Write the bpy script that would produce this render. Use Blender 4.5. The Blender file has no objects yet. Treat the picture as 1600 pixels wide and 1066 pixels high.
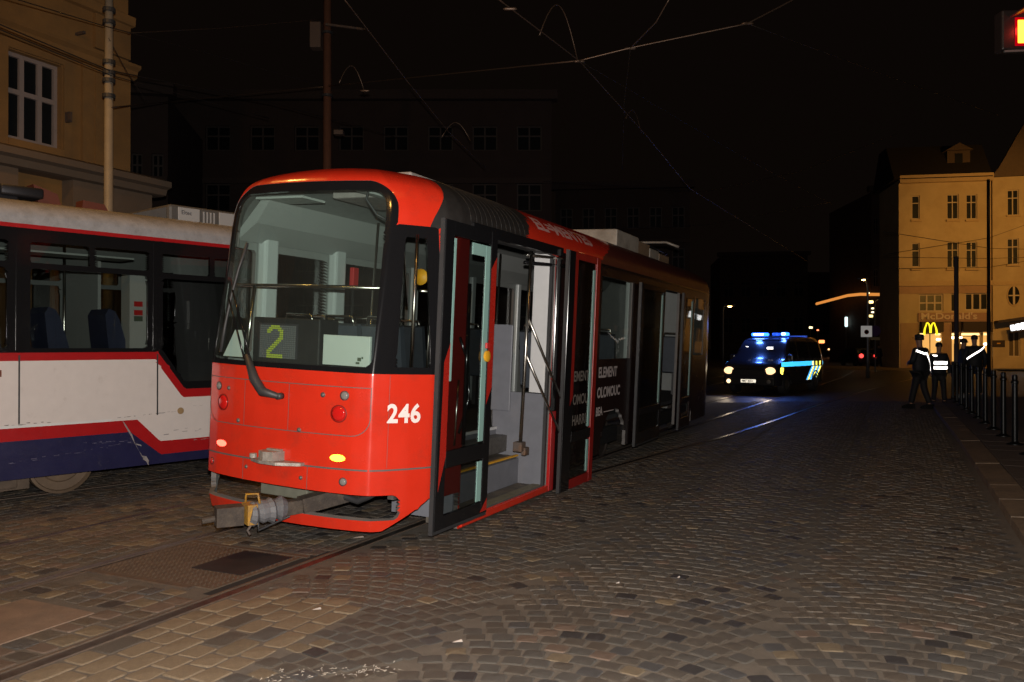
import bpy, bmesh, math, random
import numpy as np
from mathutils import Vector, Matrix
R = math.radians
random.seed(7); rng = np.random.default_rng(7)
S = bpy.context.scene
C = S.collection

# ------------------------------------------------------------------ camera, world, flash, street lamps, exposure
cam = bpy.data.cameras.new('camera'); co = bpy.data.objects.new('camera', cam); C.objects.link(co)
cam.sensor_width = 36; cam.lens = 36 * 1291 / 1600
cam.clip_end = 600; cam.clip_start = .05
co.location = (0, 0, 1.65); co.rotation_euler = (R(90.31), 0, 0)
S.camera = co
w = bpy.data.worlds.new('World'); S.world = w; w.use_nodes = True
bg = w.node_tree.nodes['Background']
sky = w.node_tree.nodes.new('ShaderNodeTexSky'); sky.sky_type = 'NISHITA'; sky.sun_disc = False
sky.sun_elevation = R(-4); sky.sun_rotation = R(200)
mixn = w.node_tree.nodes.new('ShaderNodeMix'); mixn.data_type = 'RGBA'; mixn.inputs[0].default_value = 0.9
w.node_tree.links.new(sky.outputs[0], mixn.inputs[6]); mixn.inputs[7].default_value = (.050, .031, .022, 1)
w.node_tree.links.new(mixn.outputs[2], bg.inputs[0])
bg.inputs[1].default_value = 0.06
S.view_settings.view_transform = 'Standard'; S.view_settings.look = 'None'
S.view_settings.exposure = 0; S.view_settings.gamma = 1

def light(name, typ, loc, power, color, radius=.05, target=None, angle=None, blend=.3):
    l = bpy.data.lights.new(name, typ); l.energy = power; l.color = color
    l.shadow_soft_size = radius
    o = bpy.data.objects.new(name, l); C.objects.link(o); o.location = loc
    if target is not None:
        o.rotation_euler = (Vector(target) - Vector(loc)).to_track_quat('-Z', 'Y').to_euler()
    if angle: l.spot_size = R(angle); l.spot_blend = blend
    return o
# the camera's own flash, on the hot shoe above the lens
light('camera_flash', 'SPOT', (0, 0.02, 1.79), 2550, (1, .93, .86), .02, (.2, 6, 1.65), 96, .5)
SOD = (1.0, .48, .10)

S.cycles.max_bounces = 6; S.cycles.transparent_max_bounces = 16
S.cycles.caustics_reflective = False; S.cycles.caustics_refractive = False
S.cycles.sample_clamp_indirect = 3; S.cycles.sample_clamp_direct = 12
try: S.cycles.use_denoising = True
except Exception: pass

# ------------------------------------------------------------------ materials
MATS = {}
def mat(name, col=(), rough=.5, metal=0, noise=.0, nscale=8, emit=None, es=0, bump=0, bscale=60, coat=0, grime=None, gscale=2.5, gth=(.45, .75), alt=None):
    if name in MATS: return MATS[name]
    m = bpy.data.materials.new(name); m.use_nodes = True; nt = m.node_tree
    p = nt.nodes['Principled BSDF']
    p.inputs['Base Color'].default_value = (*col, 1); p.inputs['Roughness'].default_value = rough
    p.inputs['Metallic'].default_value = metal; p.inputs['Coat Weight'].default_value = coat
    tc = nt.nodes.new('ShaderNodeTexCoord')
    cur = None
    def rgb(c):
        n = nt.nodes.new('ShaderNodeRGB'); n.outputs[0].default_value = (*c, 1); return n.outputs[0]
    cur = rgb(col)
    def mix(a, b, fac):
        n = nt.nodes.new('ShaderNodeMix'); n.data_type = 'RGBA'
        nt.links.new(fac, n.inputs[0]); nt.links.new(a, n.inputs[6]); nt.links.new(b, n.inputs[7]); return n.outputs[2]
    def noi(sc, det=5, rou=.6):
        n = nt.nodes.new('ShaderNodeTexNoise'); n.inputs['Scale'].default_value = sc; n.inputs['Detail'].default_value = det
        n.inputs['Roughness'].default_value = rou
        nt.links.new(tc.outputs['Object'], n.inputs['Vector']); return n.outputs['Fac']
    def ramp(src, a, b):
        n = nt.nodes.new('ShaderNodeMapRange'); n.inputs[1].default_value = a; n.inputs[2].default_value = b
        nt.links.new(src, n.inputs[0]); return n.outputs[0]
    if alt is not None: cur = mix(cur, rgb(alt), ramp(noi(nscale * .37, 3), .4, .62))
    if noise:
        f = ramp(noi(nscale), .3, .7)
        cur = mix(cur, rgb([c * (1 - noise) for c in col]), f)
    if grime is not None:
        cur = mix(cur, rgb(grime), ramp(noi(gscale, 8, .7), *gth))
    nt.links.new(cur, p.inputs['Base Color'])
    if noise or grime is not None:
        r = nt.nodes.new('ShaderNodeMapRange'); r.inputs[3].default_value = max(.03, rough - .08); r.inputs[4].default_value = min(1, rough + .12)
        nt.links.new(noi(nscale * 1.7), r.inputs[0]); nt.links.new(r.outputs[0], p.inputs['Roughness'])
    if bump:
        b = nt.nodes.new('ShaderNodeBump'); b.inputs['Strength'].default_value = bump; b.inputs['Distance'].default_value = .01
        nt.links.new(noi(bscale, 6), b.inputs['Height']); nt.links.new(b.outputs[0], p.inputs['Normal'])
    if emit: p.inputs['Emission Color'].default_value = (*emit, 1); p.inputs['Emission Strength'].default_value = es
    MATS[name] = m; return m
def glass(name, tint=(.75, .8, .78), rough=.02, refl=1.0, dust=0):
    if name in MATS: return MATS[name]
    m = bpy.data.materials.new(name); m.use_nodes = True; nt = m.node_tree; nt.nodes.clear()
    o = nt.nodes.new('ShaderNodeOutputMaterial'); t = nt.nodes.new('ShaderNodeBsdfTransparent'); g = nt.nodes.new('ShaderNodeBsdfGlossy')
    g.inputs['Roughness'].default_value = rough; t.inputs[0].default_value = (*tint, 1)
    lw = nt.nodes.new('ShaderNodeLayerWeight'); lw.inputs[0].default_value = .5
    pw = nt.nodes.new('ShaderNodeMath'); pw.operation = 'POWER'; pw.inputs[1].default_value = 5; nt.links.new(lw.outputs['Facing'], pw.inputs[0])
    f = nt.nodes.new('ShaderNodeMath'); f.operation = 'MULTIPLY_ADD'; f.inputs[1].default_value = .93; f.inputs[2].default_value = .07; nt.links.new(pw.outputs[0], f.inputs[0])
    mu = nt.nodes.new('ShaderNodeMath'); mu.operation = 'MULTIPLY'; mu.inputs[1].default_value = refl
    mx = nt.nodes.new('ShaderNodeMixShader'); nt.links.new(f.outputs[0], mu.inputs[0]); nt.links.new(mu.outputs[0], mx.inputs[0])
    nt.links.new(t.outputs[0], mx.inputs[1]); nt.links.new(g.outputs[0], mx.inputs[2]); last = mx.outputs[0]
    if dust:        # a thin film of street dust on the pane
        df = nt.nodes.new('ShaderNodeBsdfDiffuse'); df.inputs[0].default_value = (.5, .56, .50, 1); m2 = nt.nodes.new('ShaderNodeMixShader')
        tc = nt.nodes.new('ShaderNodeTexCoord'); nz = nt.nodes.new('ShaderNodeTexNoise'); nz.inputs['Scale'].default_value = 3; nz.inputs['Detail'].default_value = 6; mr = nt.nodes.new('ShaderNodeMapRange'); mr.inputs[3].default_value = dust*.4; mr.inputs[4].default_value = dust*1.6
        nt.links.new(tc.outputs['Object'], nz.inputs['Vector']); nt.links.new(nz.outputs['Fac'], mr.inputs[0]); nt.links.new(mr.outputs[0], m2.inputs[0]); nt.links.new(last, m2.inputs[1]); nt.links.new(df.outputs[0], m2.inputs[2]); last = m2.outputs[0]
    nt.links.new(last, o.inputs[0]); MATS[name] = m; return m
def retro(name, col, k=1.0, base=.5):
    """retroreflective sheeting: its lobe is centred on the direction the light came from"""
    if name in MATS: return MATS[name]
    m = bpy.data.materials.new(name); m.use_nodes = True; nt = m.node_tree; nt.nodes.clear()
    o = nt.nodes.new('ShaderNodeOutputMaterial'); d = nt.nodes.new('ShaderNodeBsdfDiffuse'); g = nt.nodes.new('ShaderNodeBsdfGlossy')
    geo = nt.nodes.new('ShaderNodeNewGeometry'); g.inputs['Roughness'].default_value = .28
    nt.links.new(geo.outputs['Incoming'], g.inputs['Normal'])
    d.inputs[0].default_value = (*[c * base for c in col], 1); g.inputs[0].default_value = (*[min(1, c * k) for c in col], 1)
    mx = nt.nodes.new('ShaderNodeAddShader'); nt.links.new(d.outputs[0], mx.inputs[0]); nt.links.new(g.outputs[0], mx.inputs[1])
    nt.links.new(mx.outputs[0], o.inputs[0]); MATS[name] = m; return m
def emis(name, col, s):
    return mat(name, (.02, .02, .02), .4, emit=col, es=s)

RED = mat('tram_red_paint', (.62, .030, .012), .22, noise=.10, nscale=3, coat=.4, grime=(.33, .035, .02), gscale=4, gth=(.52, .9))
REDD = mat('red_trim_paint', (.42, .012, .012), .3, noise=.15)
BLK = mat('black_trim', (.008, .008, .009), .13)
BLKM = mat('black_matt', (.012, .012, .013), .6, noise=.3, bump=.1)
WRAP = mat('dark_wrap', (.018, .008, .008), .22, noise=.3, nscale=2)
WRAP.node_tree.nodes['Principled BSDF'].inputs['Specular IOR Level'].default_value = .25
ROOFB = mat('corrugated_black', (.022, .020, .019), .45, noise=.3, nscale=20)
GREYL = mat('grey_line', (.10, .09, .085), .6)
RIM = mat('rim_grey', (.14, .13, .125), .65, noise=.2)
LIN = mat('lining_grey', (.42, .43, .41), .5, noise=.12, nscale=4)
CEIL = mat('ceiling_grey', (.20, .215, .205), .5, noise=.12, nscale=4)
GRYP = mat('panel_blue_grey', (.17, .175, .20), .5, noise=.15, bump=.05, bscale=200)
FLOOR = mat('floor_dark', (.03, .032, .035), .6, noise=.4, nscale=40)
STEP = mat('step_floor', (.11, .095, .08), .6, noise=.4, nscale=30, grime=(.2, .17, .12), gscale=8)
YEL = mat('yellow_paint', (.75, .38, .02), .5, noise=.2)
STEEL = mat('stainless', (.75, .72, .66), .22, 1)
ALU = mat('white_plastic', (.62, .62, .62), .45, noise=.08)
TEAL = mat('glass_edge_teal', (.28, .47, .43), .35, noise=.05)
RUB = mat('rubber', (.035, .035, .037), .5, noise=.2)
SEAT = mat('seat_shell', (.05, .06, .075), .5, noise=.2)
SEATB = mat('seat_blue', (.025, .032, .075), .5, noise=.2)
WGL = glass('windscreen_glass', (.80, .90, .86), dust=.02)
SGL = glass('side_glass', (.72, .77, .75))
DGL = glass('dark_glass', (.52, .56, .55))
RUST = mat('rusty_steel', (.13, .10, .085), .7, .3, noise=.4, nscale=14, grime=(.22, .11, .05), gscale=9, bump=.5)
DSTEEL = mat('dirty_steel', (.17, .16, .15), .55, .5, noise=.4, nscale=20, bump=.4)
SILV = mat('worn_silver', (.42, .38, .34), .5, .4, noise=.4, nscale=14, bump=.6, bscale=25)
TAIL = mat('tail_lens', (.55, .012, .01), .12, coat=.6)
WHT = mat('tram_white', (.62, .57, .55), .3, noise=.06, grime=(.42, .36, .32), gscale=4, gth=(.6, .9))
ROOFW = mat('roof_dirty_white', (.36, .35, .36), .25, noise=.2, grime=(.2, .19, .18), gscale=6, gth=(.5, .8))
REDT = mat('stripe_red', (.36, .010, .012), .3, noise=.1)
BLUE = mat('skirt_blue', (.015, .015, .058), .35, noise=.2, nscale=5, grime=(.06, .055, .09), gscale=10, gth=(.6, .8))

# ------------------------------------------------------------------ helpers
SPLIT = {'lamp_rail', 'hanging_lamp', 'cornice', 'unit_hatch', 'unit_vent', 'roof_bracket', 'ceiling_panel', 'ceiling_duct', 'wheel', 'plinth', 'window_surround', 'wall_bracket', 'wall_panel', 'bogie_frame', 'insulator', 'yellow_nosing', 'stair_riser', 'stair_tread', 'floor', 'string_course', 'pilaster', 'equipment_box', 'underframe', 'board_sticker', 'rail_part', 'cover_frame', 'glazing_bar', 'cab_partition', 'wiper_arm'}
class MB:
    def __init__(s): s.v = []; s.f = []; s.m = []; s.T = None; s.mi = 0
    def P(s, p):
        p = Vector(p)
        return s.T @ p if s.T is not None else p
    def add(s, vs, fs):
        b = len(s.v); s.v += [tuple(s.P(p)) for p in vs]
        for f in fs: s.f.append([b + i for i in f]); s.m.append(s.mi)
        return s
    def box(s, a, b, bev=0):
        x0, y0, z0 = [min(a[i], b[i]) for i in range(3)]; x1, y1, z1 = [max(a[i], b[i]) for i in range(3)]
        if bev:
            bm = bmesh.new(); bmesh.ops.create_cube(bm, size=1)
            for v in bm.verts: v.co = ((x0 + x1) / 2 + v.co.x * (x1 - x0), (y0 + y1) / 2 + v.co.y * (y1 - y0), (z0 + z1) / 2 + v.co.z * (z1 - z0))
            bmesh.ops.bevel(bm, geom=bm.edges[:] , offset=bev, segments=2, affect='EDGES', profile=.5)
            bm.verts.index_update()
            s.add([v.co for v in bm.verts], [[v.index for v in f.verts] for f in bm.faces]); bm.free(); return s
        return s.add([(x0,y0,z0),(x1,y0,z0),(x1,y1,z0),(x0,y1,z0),(x0,y0,z1),(x1,y0,z1),(x1,y1,z1),(x0,y1,z1)],
                     [(0,3,2,1),(4,5,6,7),(0,1,5,4),(1,2,6,5),(2,3,7,6),(3,0,4,7)])
    def bar(s, p0, p1, w_, h_, up=(0, 0, 1)):
        p0, p1 = Vector(p0), Vector(p1); d = (p1 - p0).normalized(); up = Vector(up)
        if abs(d.dot(up)) > .98: up = Vector((0, 1, 0))
        x = d.cross(up).normalized() * w_ / 2; y = x.cross(d).normalized() * h_ / 2
        return s.add([p0-x-y, p0+x-y, p0+x+y, p0-x+y, p1-x-y, p1+x-y, p1+x+y, p1-x+y], [(0,3,2,1),(4,5,6,7),(0,1,5,4),(1,2,6,5),(2,3,7,6),(3,0,4,7)])
    def tube(s, pts, r, n=8, caps=True):
        pts = [Vector(p) for p in pts]; rs = r if isinstance(r, (list, tuple)) else [r] * len(pts)
        vs = []; fs = []; px = None
        for i, p in enumerate(pts):
            d = (pts[min(i+1, len(pts)-1)] - pts[max(i-1, 0)]).normalized()
            if px is None:
                a = Vector((0, 0, 1)) if abs(d.z) < .9 else Vector((1, 0, 0)); px = d.cross(a).normalized()
            px = (px - d * px.dot(d)).normalized(); y = d.cross(px)
            for k in range(n):
                t = 2 * math.pi * k / n; vs.append(p + (px * math.cos(t) + y * math.sin(t)) * rs[i])
        for i in range(len(pts) - 1):
            for k in range(n): fs.append((i*n+k, i*n+(k+1) % n, (i+1)*n+(k+1) % n, (i+1)*n+k))
        if caps: fs += [tuple(range(n))[::-1], tuple((len(pts)-1)*n + k for k in range(n))]
        return s.add(vs, fs)
    def lathe(s, prof, c=(0,0,0), axis='z', n=20):
        c = Vector(c); vs = []; fs = []
        for r, h in prof:
            for k in range(n):
                t = 2*math.pi*k/n; a, b = r*math.cos(t), r*math.sin(t)
                vs.append(c + (Vector((a,b,h)) if axis == 'z' else Vector((h,a,b)) if axis == 'x' else Vector((b,h,a))))
        for i in range(len(prof)-1):
            for k in range(n): fs.append((i*n+k, i*n+(k+1)%n, (i+1)*n+(k+1)%n, (i+1)*n+k))
        fs += [tuple(range(n))[::-1], tuple((len(prof)-1)*n+k for k in range(n))]
        return s.add(vs, fs)
    def prism(s, poly, axis, a, b):
        n = len(poly)
        def q(p, h): return {'x': (h, p[0], p[1]), 'y': (p[0], h, p[1]), 'z': (p[0], p[1], h)}[axis]
        return s.add([q(p, a) for p in poly] + [q(p, b) for p in poly], [tuple(range(n))[::-1], tuple(range(n, 2*n))] + [(i, (i+1)%n, n+(i+1)%n, n+i) for i in range(n)])
    def build(s, name, m, parent=None, smooth=False, off=None, kind=None, fixn=True, auto=None):
        if name in SPLIT and not kind:          # loose pieces become objects of their own
            par = list(range(len(s.v)))
            def find(x):
                while par[x] != x: par[x] = par[par[x]]; x = par[x]
                return x
            for f in s.f:
                for q in f[1:]: par[find(q)] = find(f[0])
            g = {}
            for i, f in enumerate(s.f): g.setdefault(find(f[0]), []).append(i)
            if len(g) > 1:
                out = None
                for fi in g.values():
                    b = MB(); ids = sorted({q for i in fi for q in s.f[i]}); mp_ = {q: k for k, q in enumerate(ids)}
                    b.v = [s.v[q] for q in ids]; b.f = [[mp_[q] for q in s.f[i]] for i in fi]; b.m = [s.m[i] for i in fi]
                    out = b.build(name, m, parent, smooth, off, kind, fixn, auto)
                return out
        me = bpy.data.meshes.new(name); vs = s.v
        if off is not None: vs = [(a+off[0], b+off[1], c+off[2]) for a, b, c in vs]
        me.from_pydata(vs, [], s.f)
        for q in (m if isinstance(m, (list, tuple)) else [m]): me.materials.append(q)
        if isinstance(m, (list, tuple)): me.polygons.foreach_set('material_index', s.m)
        if fixn:
            bm = bmesh.new(); bm.from_mesh(me); bmesh.ops.recalc_face_normals(bm, faces=bm.faces); bm.to_mesh(me); bm.free()
        if smooth:
            me.polygons.foreach_set('use_smooth', [True]*len(me.polygons))
            if auto: me.set_sharp_from_angle(angle=R(auto))
        me.update()
        o = bpy.data.objects.new(name, me); C.objects.link(o)
        if parent is not None: o.parent = parent
        if kind: o['kind'] = kind
        return o
def thing(name, label, cat, loc=(0,0,0), rot=(0,0,0), group=None):
    o = bpy.data.objects.new(name, None); C.objects.link(o); o.location = loc; o.rotation_euler = rot
    o.empty_display_size = .2
    o['label'] = label; o['category'] = cat
    if group: o['group'] = group
    return o
def tag(o, label, cat, group=None):
    o['label'] = label; o['category'] = cat
    if group: o['group'] = group
    return o
def textmesh(txt, size=1, bold=.0, subdiv=0, ext=0, space=1.0):
    cu = bpy.data.curves.new('t', 'FONT'); cu.body = txt; cu.size = size; cu.offset = bold; cu.extrude = ext; cu.space_character = space
    cu.resolution_u = 4; o = bpy.data.objects.new('t', cu); C.objects.link(o)
    me = bpy.data.meshes.new_from_object(o.evaluated_get(bpy.context.evaluated_depsgraph_get()))
    bpy.data.objects.remove(o); bpy.data.curves.remove(cu)
    if subdiv:
        bm = bmesh.new(); bm.from_mesh(me); bmesh.ops.triangulate(bm, faces=bm.faces)
        for _ in range(subdiv): bmesh.ops.subdivide_edges(bm, edges=[e for e in bm.edges if e.calc_length() > .05*size], cuts=1)
        bm.to_mesh(me); bm.free()
    return me
def copytree(o, loc, rot=None, label=None, group=None):
    r = o.copy(); C.objects.link(r); r.location = loc
    if rot is not None: r.rotation_euler = rot
    if label: r['label'] = label
    if group: r['group'] = group
    for ch in list(o.children):
        c = ch.copy(); C.objects.link(c); c.parent = r
        for g in list(ch.children):
            d = g.copy(); C.objects.link(d); d.parent = c
    return r

# pixel ray helpers used only to find where things stand on the ground or on a plane
PIT = math.atan(7 / 1291)
def wray(x, y):
    d = np.array([(x-800)/1291, 1., -(y-533)/1291]); c, s_ = math.cos(PIT), math.sin(PIT)
    return np.array([d[0], c*d[1]-s_*d[2], s_*d[1]+c*d[2]])
def gpt(x, y):
    d = wray(x, y); t = -1.65 / d[2]; return Vector((d[0]*t, d[1]*t, 0))
def zpt(x, y, Z):
    d = wray(x, y); t = Z / d[1]; return Vector((d[0]*t, Z, 1.65 + d[2]*t))
def hpt(x, y, h):
    d = wray(x, y); t = (h-1.65) / d[2]; return Vector((d[0]*t, d[1]*t, h))
TH = R(25); DV = Vector((math.sin(TH), math.cos(TH), 0)); RV = Vector((math.cos(TH), -math.sin(TH), 0)); OV = RV * -4.76
def uv(u, v, z=0): return OV + DV*u + RV*v + Vector((0, 0, z))
def to_uv(p):
    q = Vector((p[0], p[1], 0)) - OV; return q.dot(DV), q.dot(RV)

# ------------------------------------------------------------------ curved shell with clean openings
def bx(a, z, a0, a1, z0, z1, r=0):
    ca, cz, ha, hz = (a0+a1)/2, (z0+z1)/2, (a1-a0)/2 - r, (z1-z0)/2 - r
    dx = np.abs(a-ca) - ha; dz = np.abs(z-cz) - hz
    return np.hypot(np.maximum(dx, 0), np.maximum(dz, 0)) + np.minimum(np.maximum(dx, dz), 0) - r
def poly(a, z, pts):
    f = None; n = len(pts)
    for i in range(n):
        (x0, y0), (x1, y1) = pts[i], pts[(i+1) % n]; l = math.hypot(x1-x0, y1-y0)
        g = ((a-x0)*(y1-y0) - (z-y0)*(x1-x0)) / l
        f = g if f is None else np.maximum(f, g)
    return f          # points counter-clockwise
class Shell:
    def __init__(s, sl, tl, pos, regions):
        s.pos = pos; sl = np.array(sl, float); tl = np.array(tl, float); ns, nt = len(sl), len(tl)
        SS, TT = np.meshgrid(sl, tl); SS = SS.copy(); TT = TT.copy()
        ds = np.minimum(np.gradient(sl), 9); dt = np.gradient(tl)
        dsm = np.minimum(np.diff(sl, prepend=-1e9), np.diff(sl, append=1e9)); dtm = np.minimum(np.diff(tl, prepend=-1e9), np.diff(tl, append=1e9))
        thr = .5 * np.minimum(dsm[None, :], dtm[:, None]) * 1.02
        done = np.zeros_like(SS, bool)
        def ev(fn, a, b): return fn(*pos(a, b), a, b)
        for _, fn in regions:
            f = ev(fn, SS, TT); e = 1e-3
            gs = (ev(fn, SS+e, TT) - ev(fn, SS-e, TT)) / (2*e); gt = (ev(fn, SS, TT+e) - ev(fn, SS, TT-e)) / (2*e)
            g2 = np.maximum(gs**2+gt**2, .05); mv = (np.abs(f) < thr*np.sqrt(g2)) & ~done
            mv[:, 0] = False; mv[:, -1] = False
            for _k in range(2):
                SS = np.where(mv, SS - f*gs/g2, SS); TT = np.where(mv, TT - f*gt/g2, TT); f = ev(fn, SS, TT)
            done |= mv
        s.SS, s.TT = SS, TT
        x, y, z = pos(SS, TT); s.V = np.stack([x, y, z], -1).reshape(-1, 3)
        e = 2e-3
        a = np.stack(pos(SS+e, TT), -1) - np.stack(pos(SS-e, TT), -1); b = np.stack(pos(SS, TT+e), -1) - np.stack(pos(SS, TT-e), -1)
        n = np.cross(a, b); l = np.linalg.norm(n, axis=-1, keepdims=True); n = n/np.maximum(l, 1e-12)
        n[(l[..., 0] < 1e-9)] = (0, 0, 1); s.N = n.reshape(-1, 3)
        idx = np.arange(ns*nt).reshape(nt, ns)
        A, B, D, E_ = idx[:-1, :-1].ravel(), idx[:-1, 1:].ravel(), idx[1:, 1:].ravel(), idx[1:, :-1].ravel()
        sf, tf = SS.ravel(), TT.ravel()
        F = [ev(fn, sf, tf) for _, fn in regions]
        sc1 = np.zeros(len(A)); 
        for f in F:
            q = np.stack([f[A], f[B], f[D], f[E_]]); mixed = (q.max(0) > 1e-4) & (q.min(0) < -1e-4)
            d1 = np.abs(q[0]) + np.abs(q[2]); d2 = np.abs(q[1]) + np.abs(q[3]); sc1 = np.where(mixed & (sc1 == 0), d1-d2, sc1)
        c1 = sc1 <= 0
        T1 = np.where(c1[:, None], np.stack([A, B, D], 1), np.stack([A, B, E_], 1)); T2 = np.where(c1[:, None], np.stack([A, D, E_], 1), np.stack([B, D, E_], 1))
        T = np.concatenate([T1, T2]); lab = np.full(len(T), -1)
        cs, ct = sf[T].mean(1), tf[T].mean(1)
        for i in range(len(regions)-1, -1, -1):
            f = ev(regions[i][1], cs, ct); lab[f < 0] = i
        s.T = T; s.lab = lab; s.names = [n for n, _ in regions]
        V = s.V; ar = np.linalg.norm(np.cross(V[T[:,1]]-V[T[:,0]], V[T[:,2]]-V[T[:,0]]), axis=1); s.ok = ar > 1e-9
    def pieces(s, names, name, *a, **k):
        """one object for each separate pane"""
        ids = [i for n in names for i, q in enumerate(s.names) if q == n]; sel = np.where(np.isin(s.lab, ids) & s.ok)[0]; par = {}
        def find(x):
            while par.setdefault(x, x) != x: par[x] = par[par[x]]; x = par[x]
            return x
        for t_ in sel:
            r0 = find(int(s.T[t_][0])); 
            for q in s.T[t_][1:]: par[find(int(q))] = r0; r0 = find(r0)
        grp = {}
        for t_ in sel: grp.setdefault(find(int(s.T[t_][0])), []).append(t_)
        lab0 = s.lab
        for g in grp.values():
            if len(g) < 2: continue
            s.lab = np.full_like(lab0, -9); s.lab[g] = lab0[g]; s.part(names, name, *a, **k)
        s.lab = lab0
    def part(s, names, name, mats, parent, thick=0, off=(0,0,0), offn=0, inner=None, rim=None, labmat=None):
        ids = [(-1 if n == 'body' else i) for n in names for i in ([0] if n == 'body' else [k for k, q in enumerate(s.names) if q == n])]
        sel = np.isin(s.lab, ids) & s.ok; T = s.T[sel]; L = s.lab[sel]
        used, inv = np.unique(T, return_inverse=True); T = inv.reshape(-1, 3); V = s.V[used] + s.N[used]*offn; N = s.N[used]
        mi = np.array([(labmat or {}).get('body' if l < 0 else s.names[l], 0) for l in L]); nv = len(V)
        faces = T.tolist(); m_ = mi.tolist(); LN = [N[T].reshape(-1, 3)]
        if thick:
            V2 = V - N*thick; im = len(mats) if inner else 0; rm = len(mats) + (1 if inner else 0) if rim else 0
            faces += (T[:, ::-1] + nv).tolist(); m_ += [im if inner else k for k in m_]; LN.append(-N[T[:, ::-1]].reshape(-1, 3))
            e = np.concatenate([T[:, [0,1]], T[:, [1,2]], T[:, [2,0]]]); key = np.sort(e, 1); k1 = key[:,0].astype(np.int64)*nv + key[:,1]
            u_, first, cnt = np.unique(k1, return_index=True, return_counts=True); bd = e[first[cnt == 1]]
            V = np.concatenate([V, V2])
            q = np.stack([bd[:,1], bd[:,0], bd[:,0]+nv, bd[:,1]+nv], 1); fn = np.cross(V[q[:,1]]-V[q[:,0]], V[q[:,3]]-V[q[:,0]]); fn /= np.maximum(np.linalg.norm(fn, axis=1, keepdims=True), 1e-12)
            faces += q.tolist(); m_ += [rm if rim else 0]*len(q); LN.append(np.repeat(fn, 4, axis=0))
        me = bpy.data.meshes.new(name); me.from_pydata((V+np.array(off)).tolist(), [], faces)
        for q in list(mats) + ([inner] if inner else []) + ([rim] if rim else []): me.materials.append(q)
        me.polygons.foreach_set('material_index', m_); me.polygons.foreach_set('use_smooth', [True]*len(faces))
        me.normals_split_custom_set(np.concatenate(LN).tolist()); me.update()
        o = bpy.data.objects.new(name, me); C.objects.link(o); o.parent = parent; return o
def frame_at(pos, s, t):
    e = 1e-3; P = lambda a, b: Vector([float(q) for q in pos(np.array([a]), np.array([b]))]) if False else Vector([float(np.ravel(q)[0]) for q in pos(np.array([a]), np.array([b]))])
    p = P(s, t); a = (P(s+e, t) - P(s-e, t)).normalized(); b = (P(s, t+e) - P(s, t-e)); n = a.cross(b).normalized(); b = n.cross(a)
    return Matrix(((a.x, b.x, n.x, p.x), (a.y, b.y, n.y, p.y), (a.z, b.z, n.z, p.z), (0, 0, 0, 1)))
def drape(me, pos, s0, t0, off=.003, sx=1, sy=1):
    """lay a flat print (x along the body, y up) on the curved body"""
    P = np.array([v.co[:] for v in me.vertices]); a = s0 + P[:, 0]*sx; b = t0 + P[:, 1]*sy
    e = 2e-3; A = np.stack(pos(a+e, b), -1) - np.stack(pos(a-e, b), -1); B = np.stack(pos(a, b+e), -1) - np.stack(pos(a, b-e), -1)
    N = np.cross(A, B); N /= np.linalg.norm(N, axis=1, keepdims=True); return np.stack(pos(a, b), -1) + N*off

def finish_mesh(me, name, m, parent, off=(0,0,0), V=None):
    if V is not None:
        for v, p in zip(me.vertices, V): v.co = (p[0]+off[0], p[1]+off[1], p[2]+off[2])
    me.name = name; me.materials.clear(); me.materials.append(m)
    o = bpy.data.objects.new(name, me); C.objects.link(o)
    if parent is not None: o.parent = parent
    return o
# ------------------------------------------------------------------ ground, rails, setts, kerb
MORT = mat('mortar', (.118, .098, .078), .85, noise=.35, nscale=9, bump=.8, bscale=90, grime=(.085, .068, .05), gscale=1.2)
def far_sett_material():
    m = bpy.data.materials.new('far_setts'); m.use_nodes = True; nt = m.node_tree; p = nt.nodes['Principled BSDF']; p.inputs['Roughness'].default_value = .5
    tc = nt.nodes.new('ShaderNodeTexCoord'); v = nt.nodes.new('ShaderNodeTexVoronoi'); v.inputs['Scale'].default_value = 6.5; v.inputs['Randomness'].default_value = .45
    n = nt.nodes.new('ShaderNodeTexNoise'); n.inputs['Scale'].default_value = .6
    nt.links.new(tc.outputs['Object'], v.inputs['Vector']); nt.links.new(tc.outputs['Object'], n.inputs['Vector'])
    r = nt.nodes.new('ShaderNodeValToRGB'); r.color_ramp.elements[0].color = (.030, .024, .021, 1); r.color_ramp.elements[1].color = (.085, .068, .055, 1)
    nt.links.new(v.outputs['Color'], r.inputs[0]); nt.links.new(r.outputs[0], p.inputs['Base Color'])
    b = nt.nodes.new('ShaderNodeBump'); b.inputs['Strength'].default_value = .5; b.inputs['Distance'].default_value = .015; b.invert = True
    nt.links.new(v.outputs['Distance'], b.inputs['Height']); nt.links.new(b.outputs[0], p.inputs['Normal'])
    return m
b = MB(); b.add([(-150, -20, -.0048), (150, -20, -.0048), (150, 24, -.0048), (-150, 24, -.0048)], [(0, 1, 2, 3)]); road = b.build('road', MORT, None, kind='structure', fixn=False)
b = MB(); b.add([(-220, 24, -.004), (220, 24, -.004), (220, 330, -.004), (-220, 330, -.004)], [(0, 1, 2, 3)]); b.build('road', far_sett_material(), None, kind='structure', fixn=False)

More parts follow.
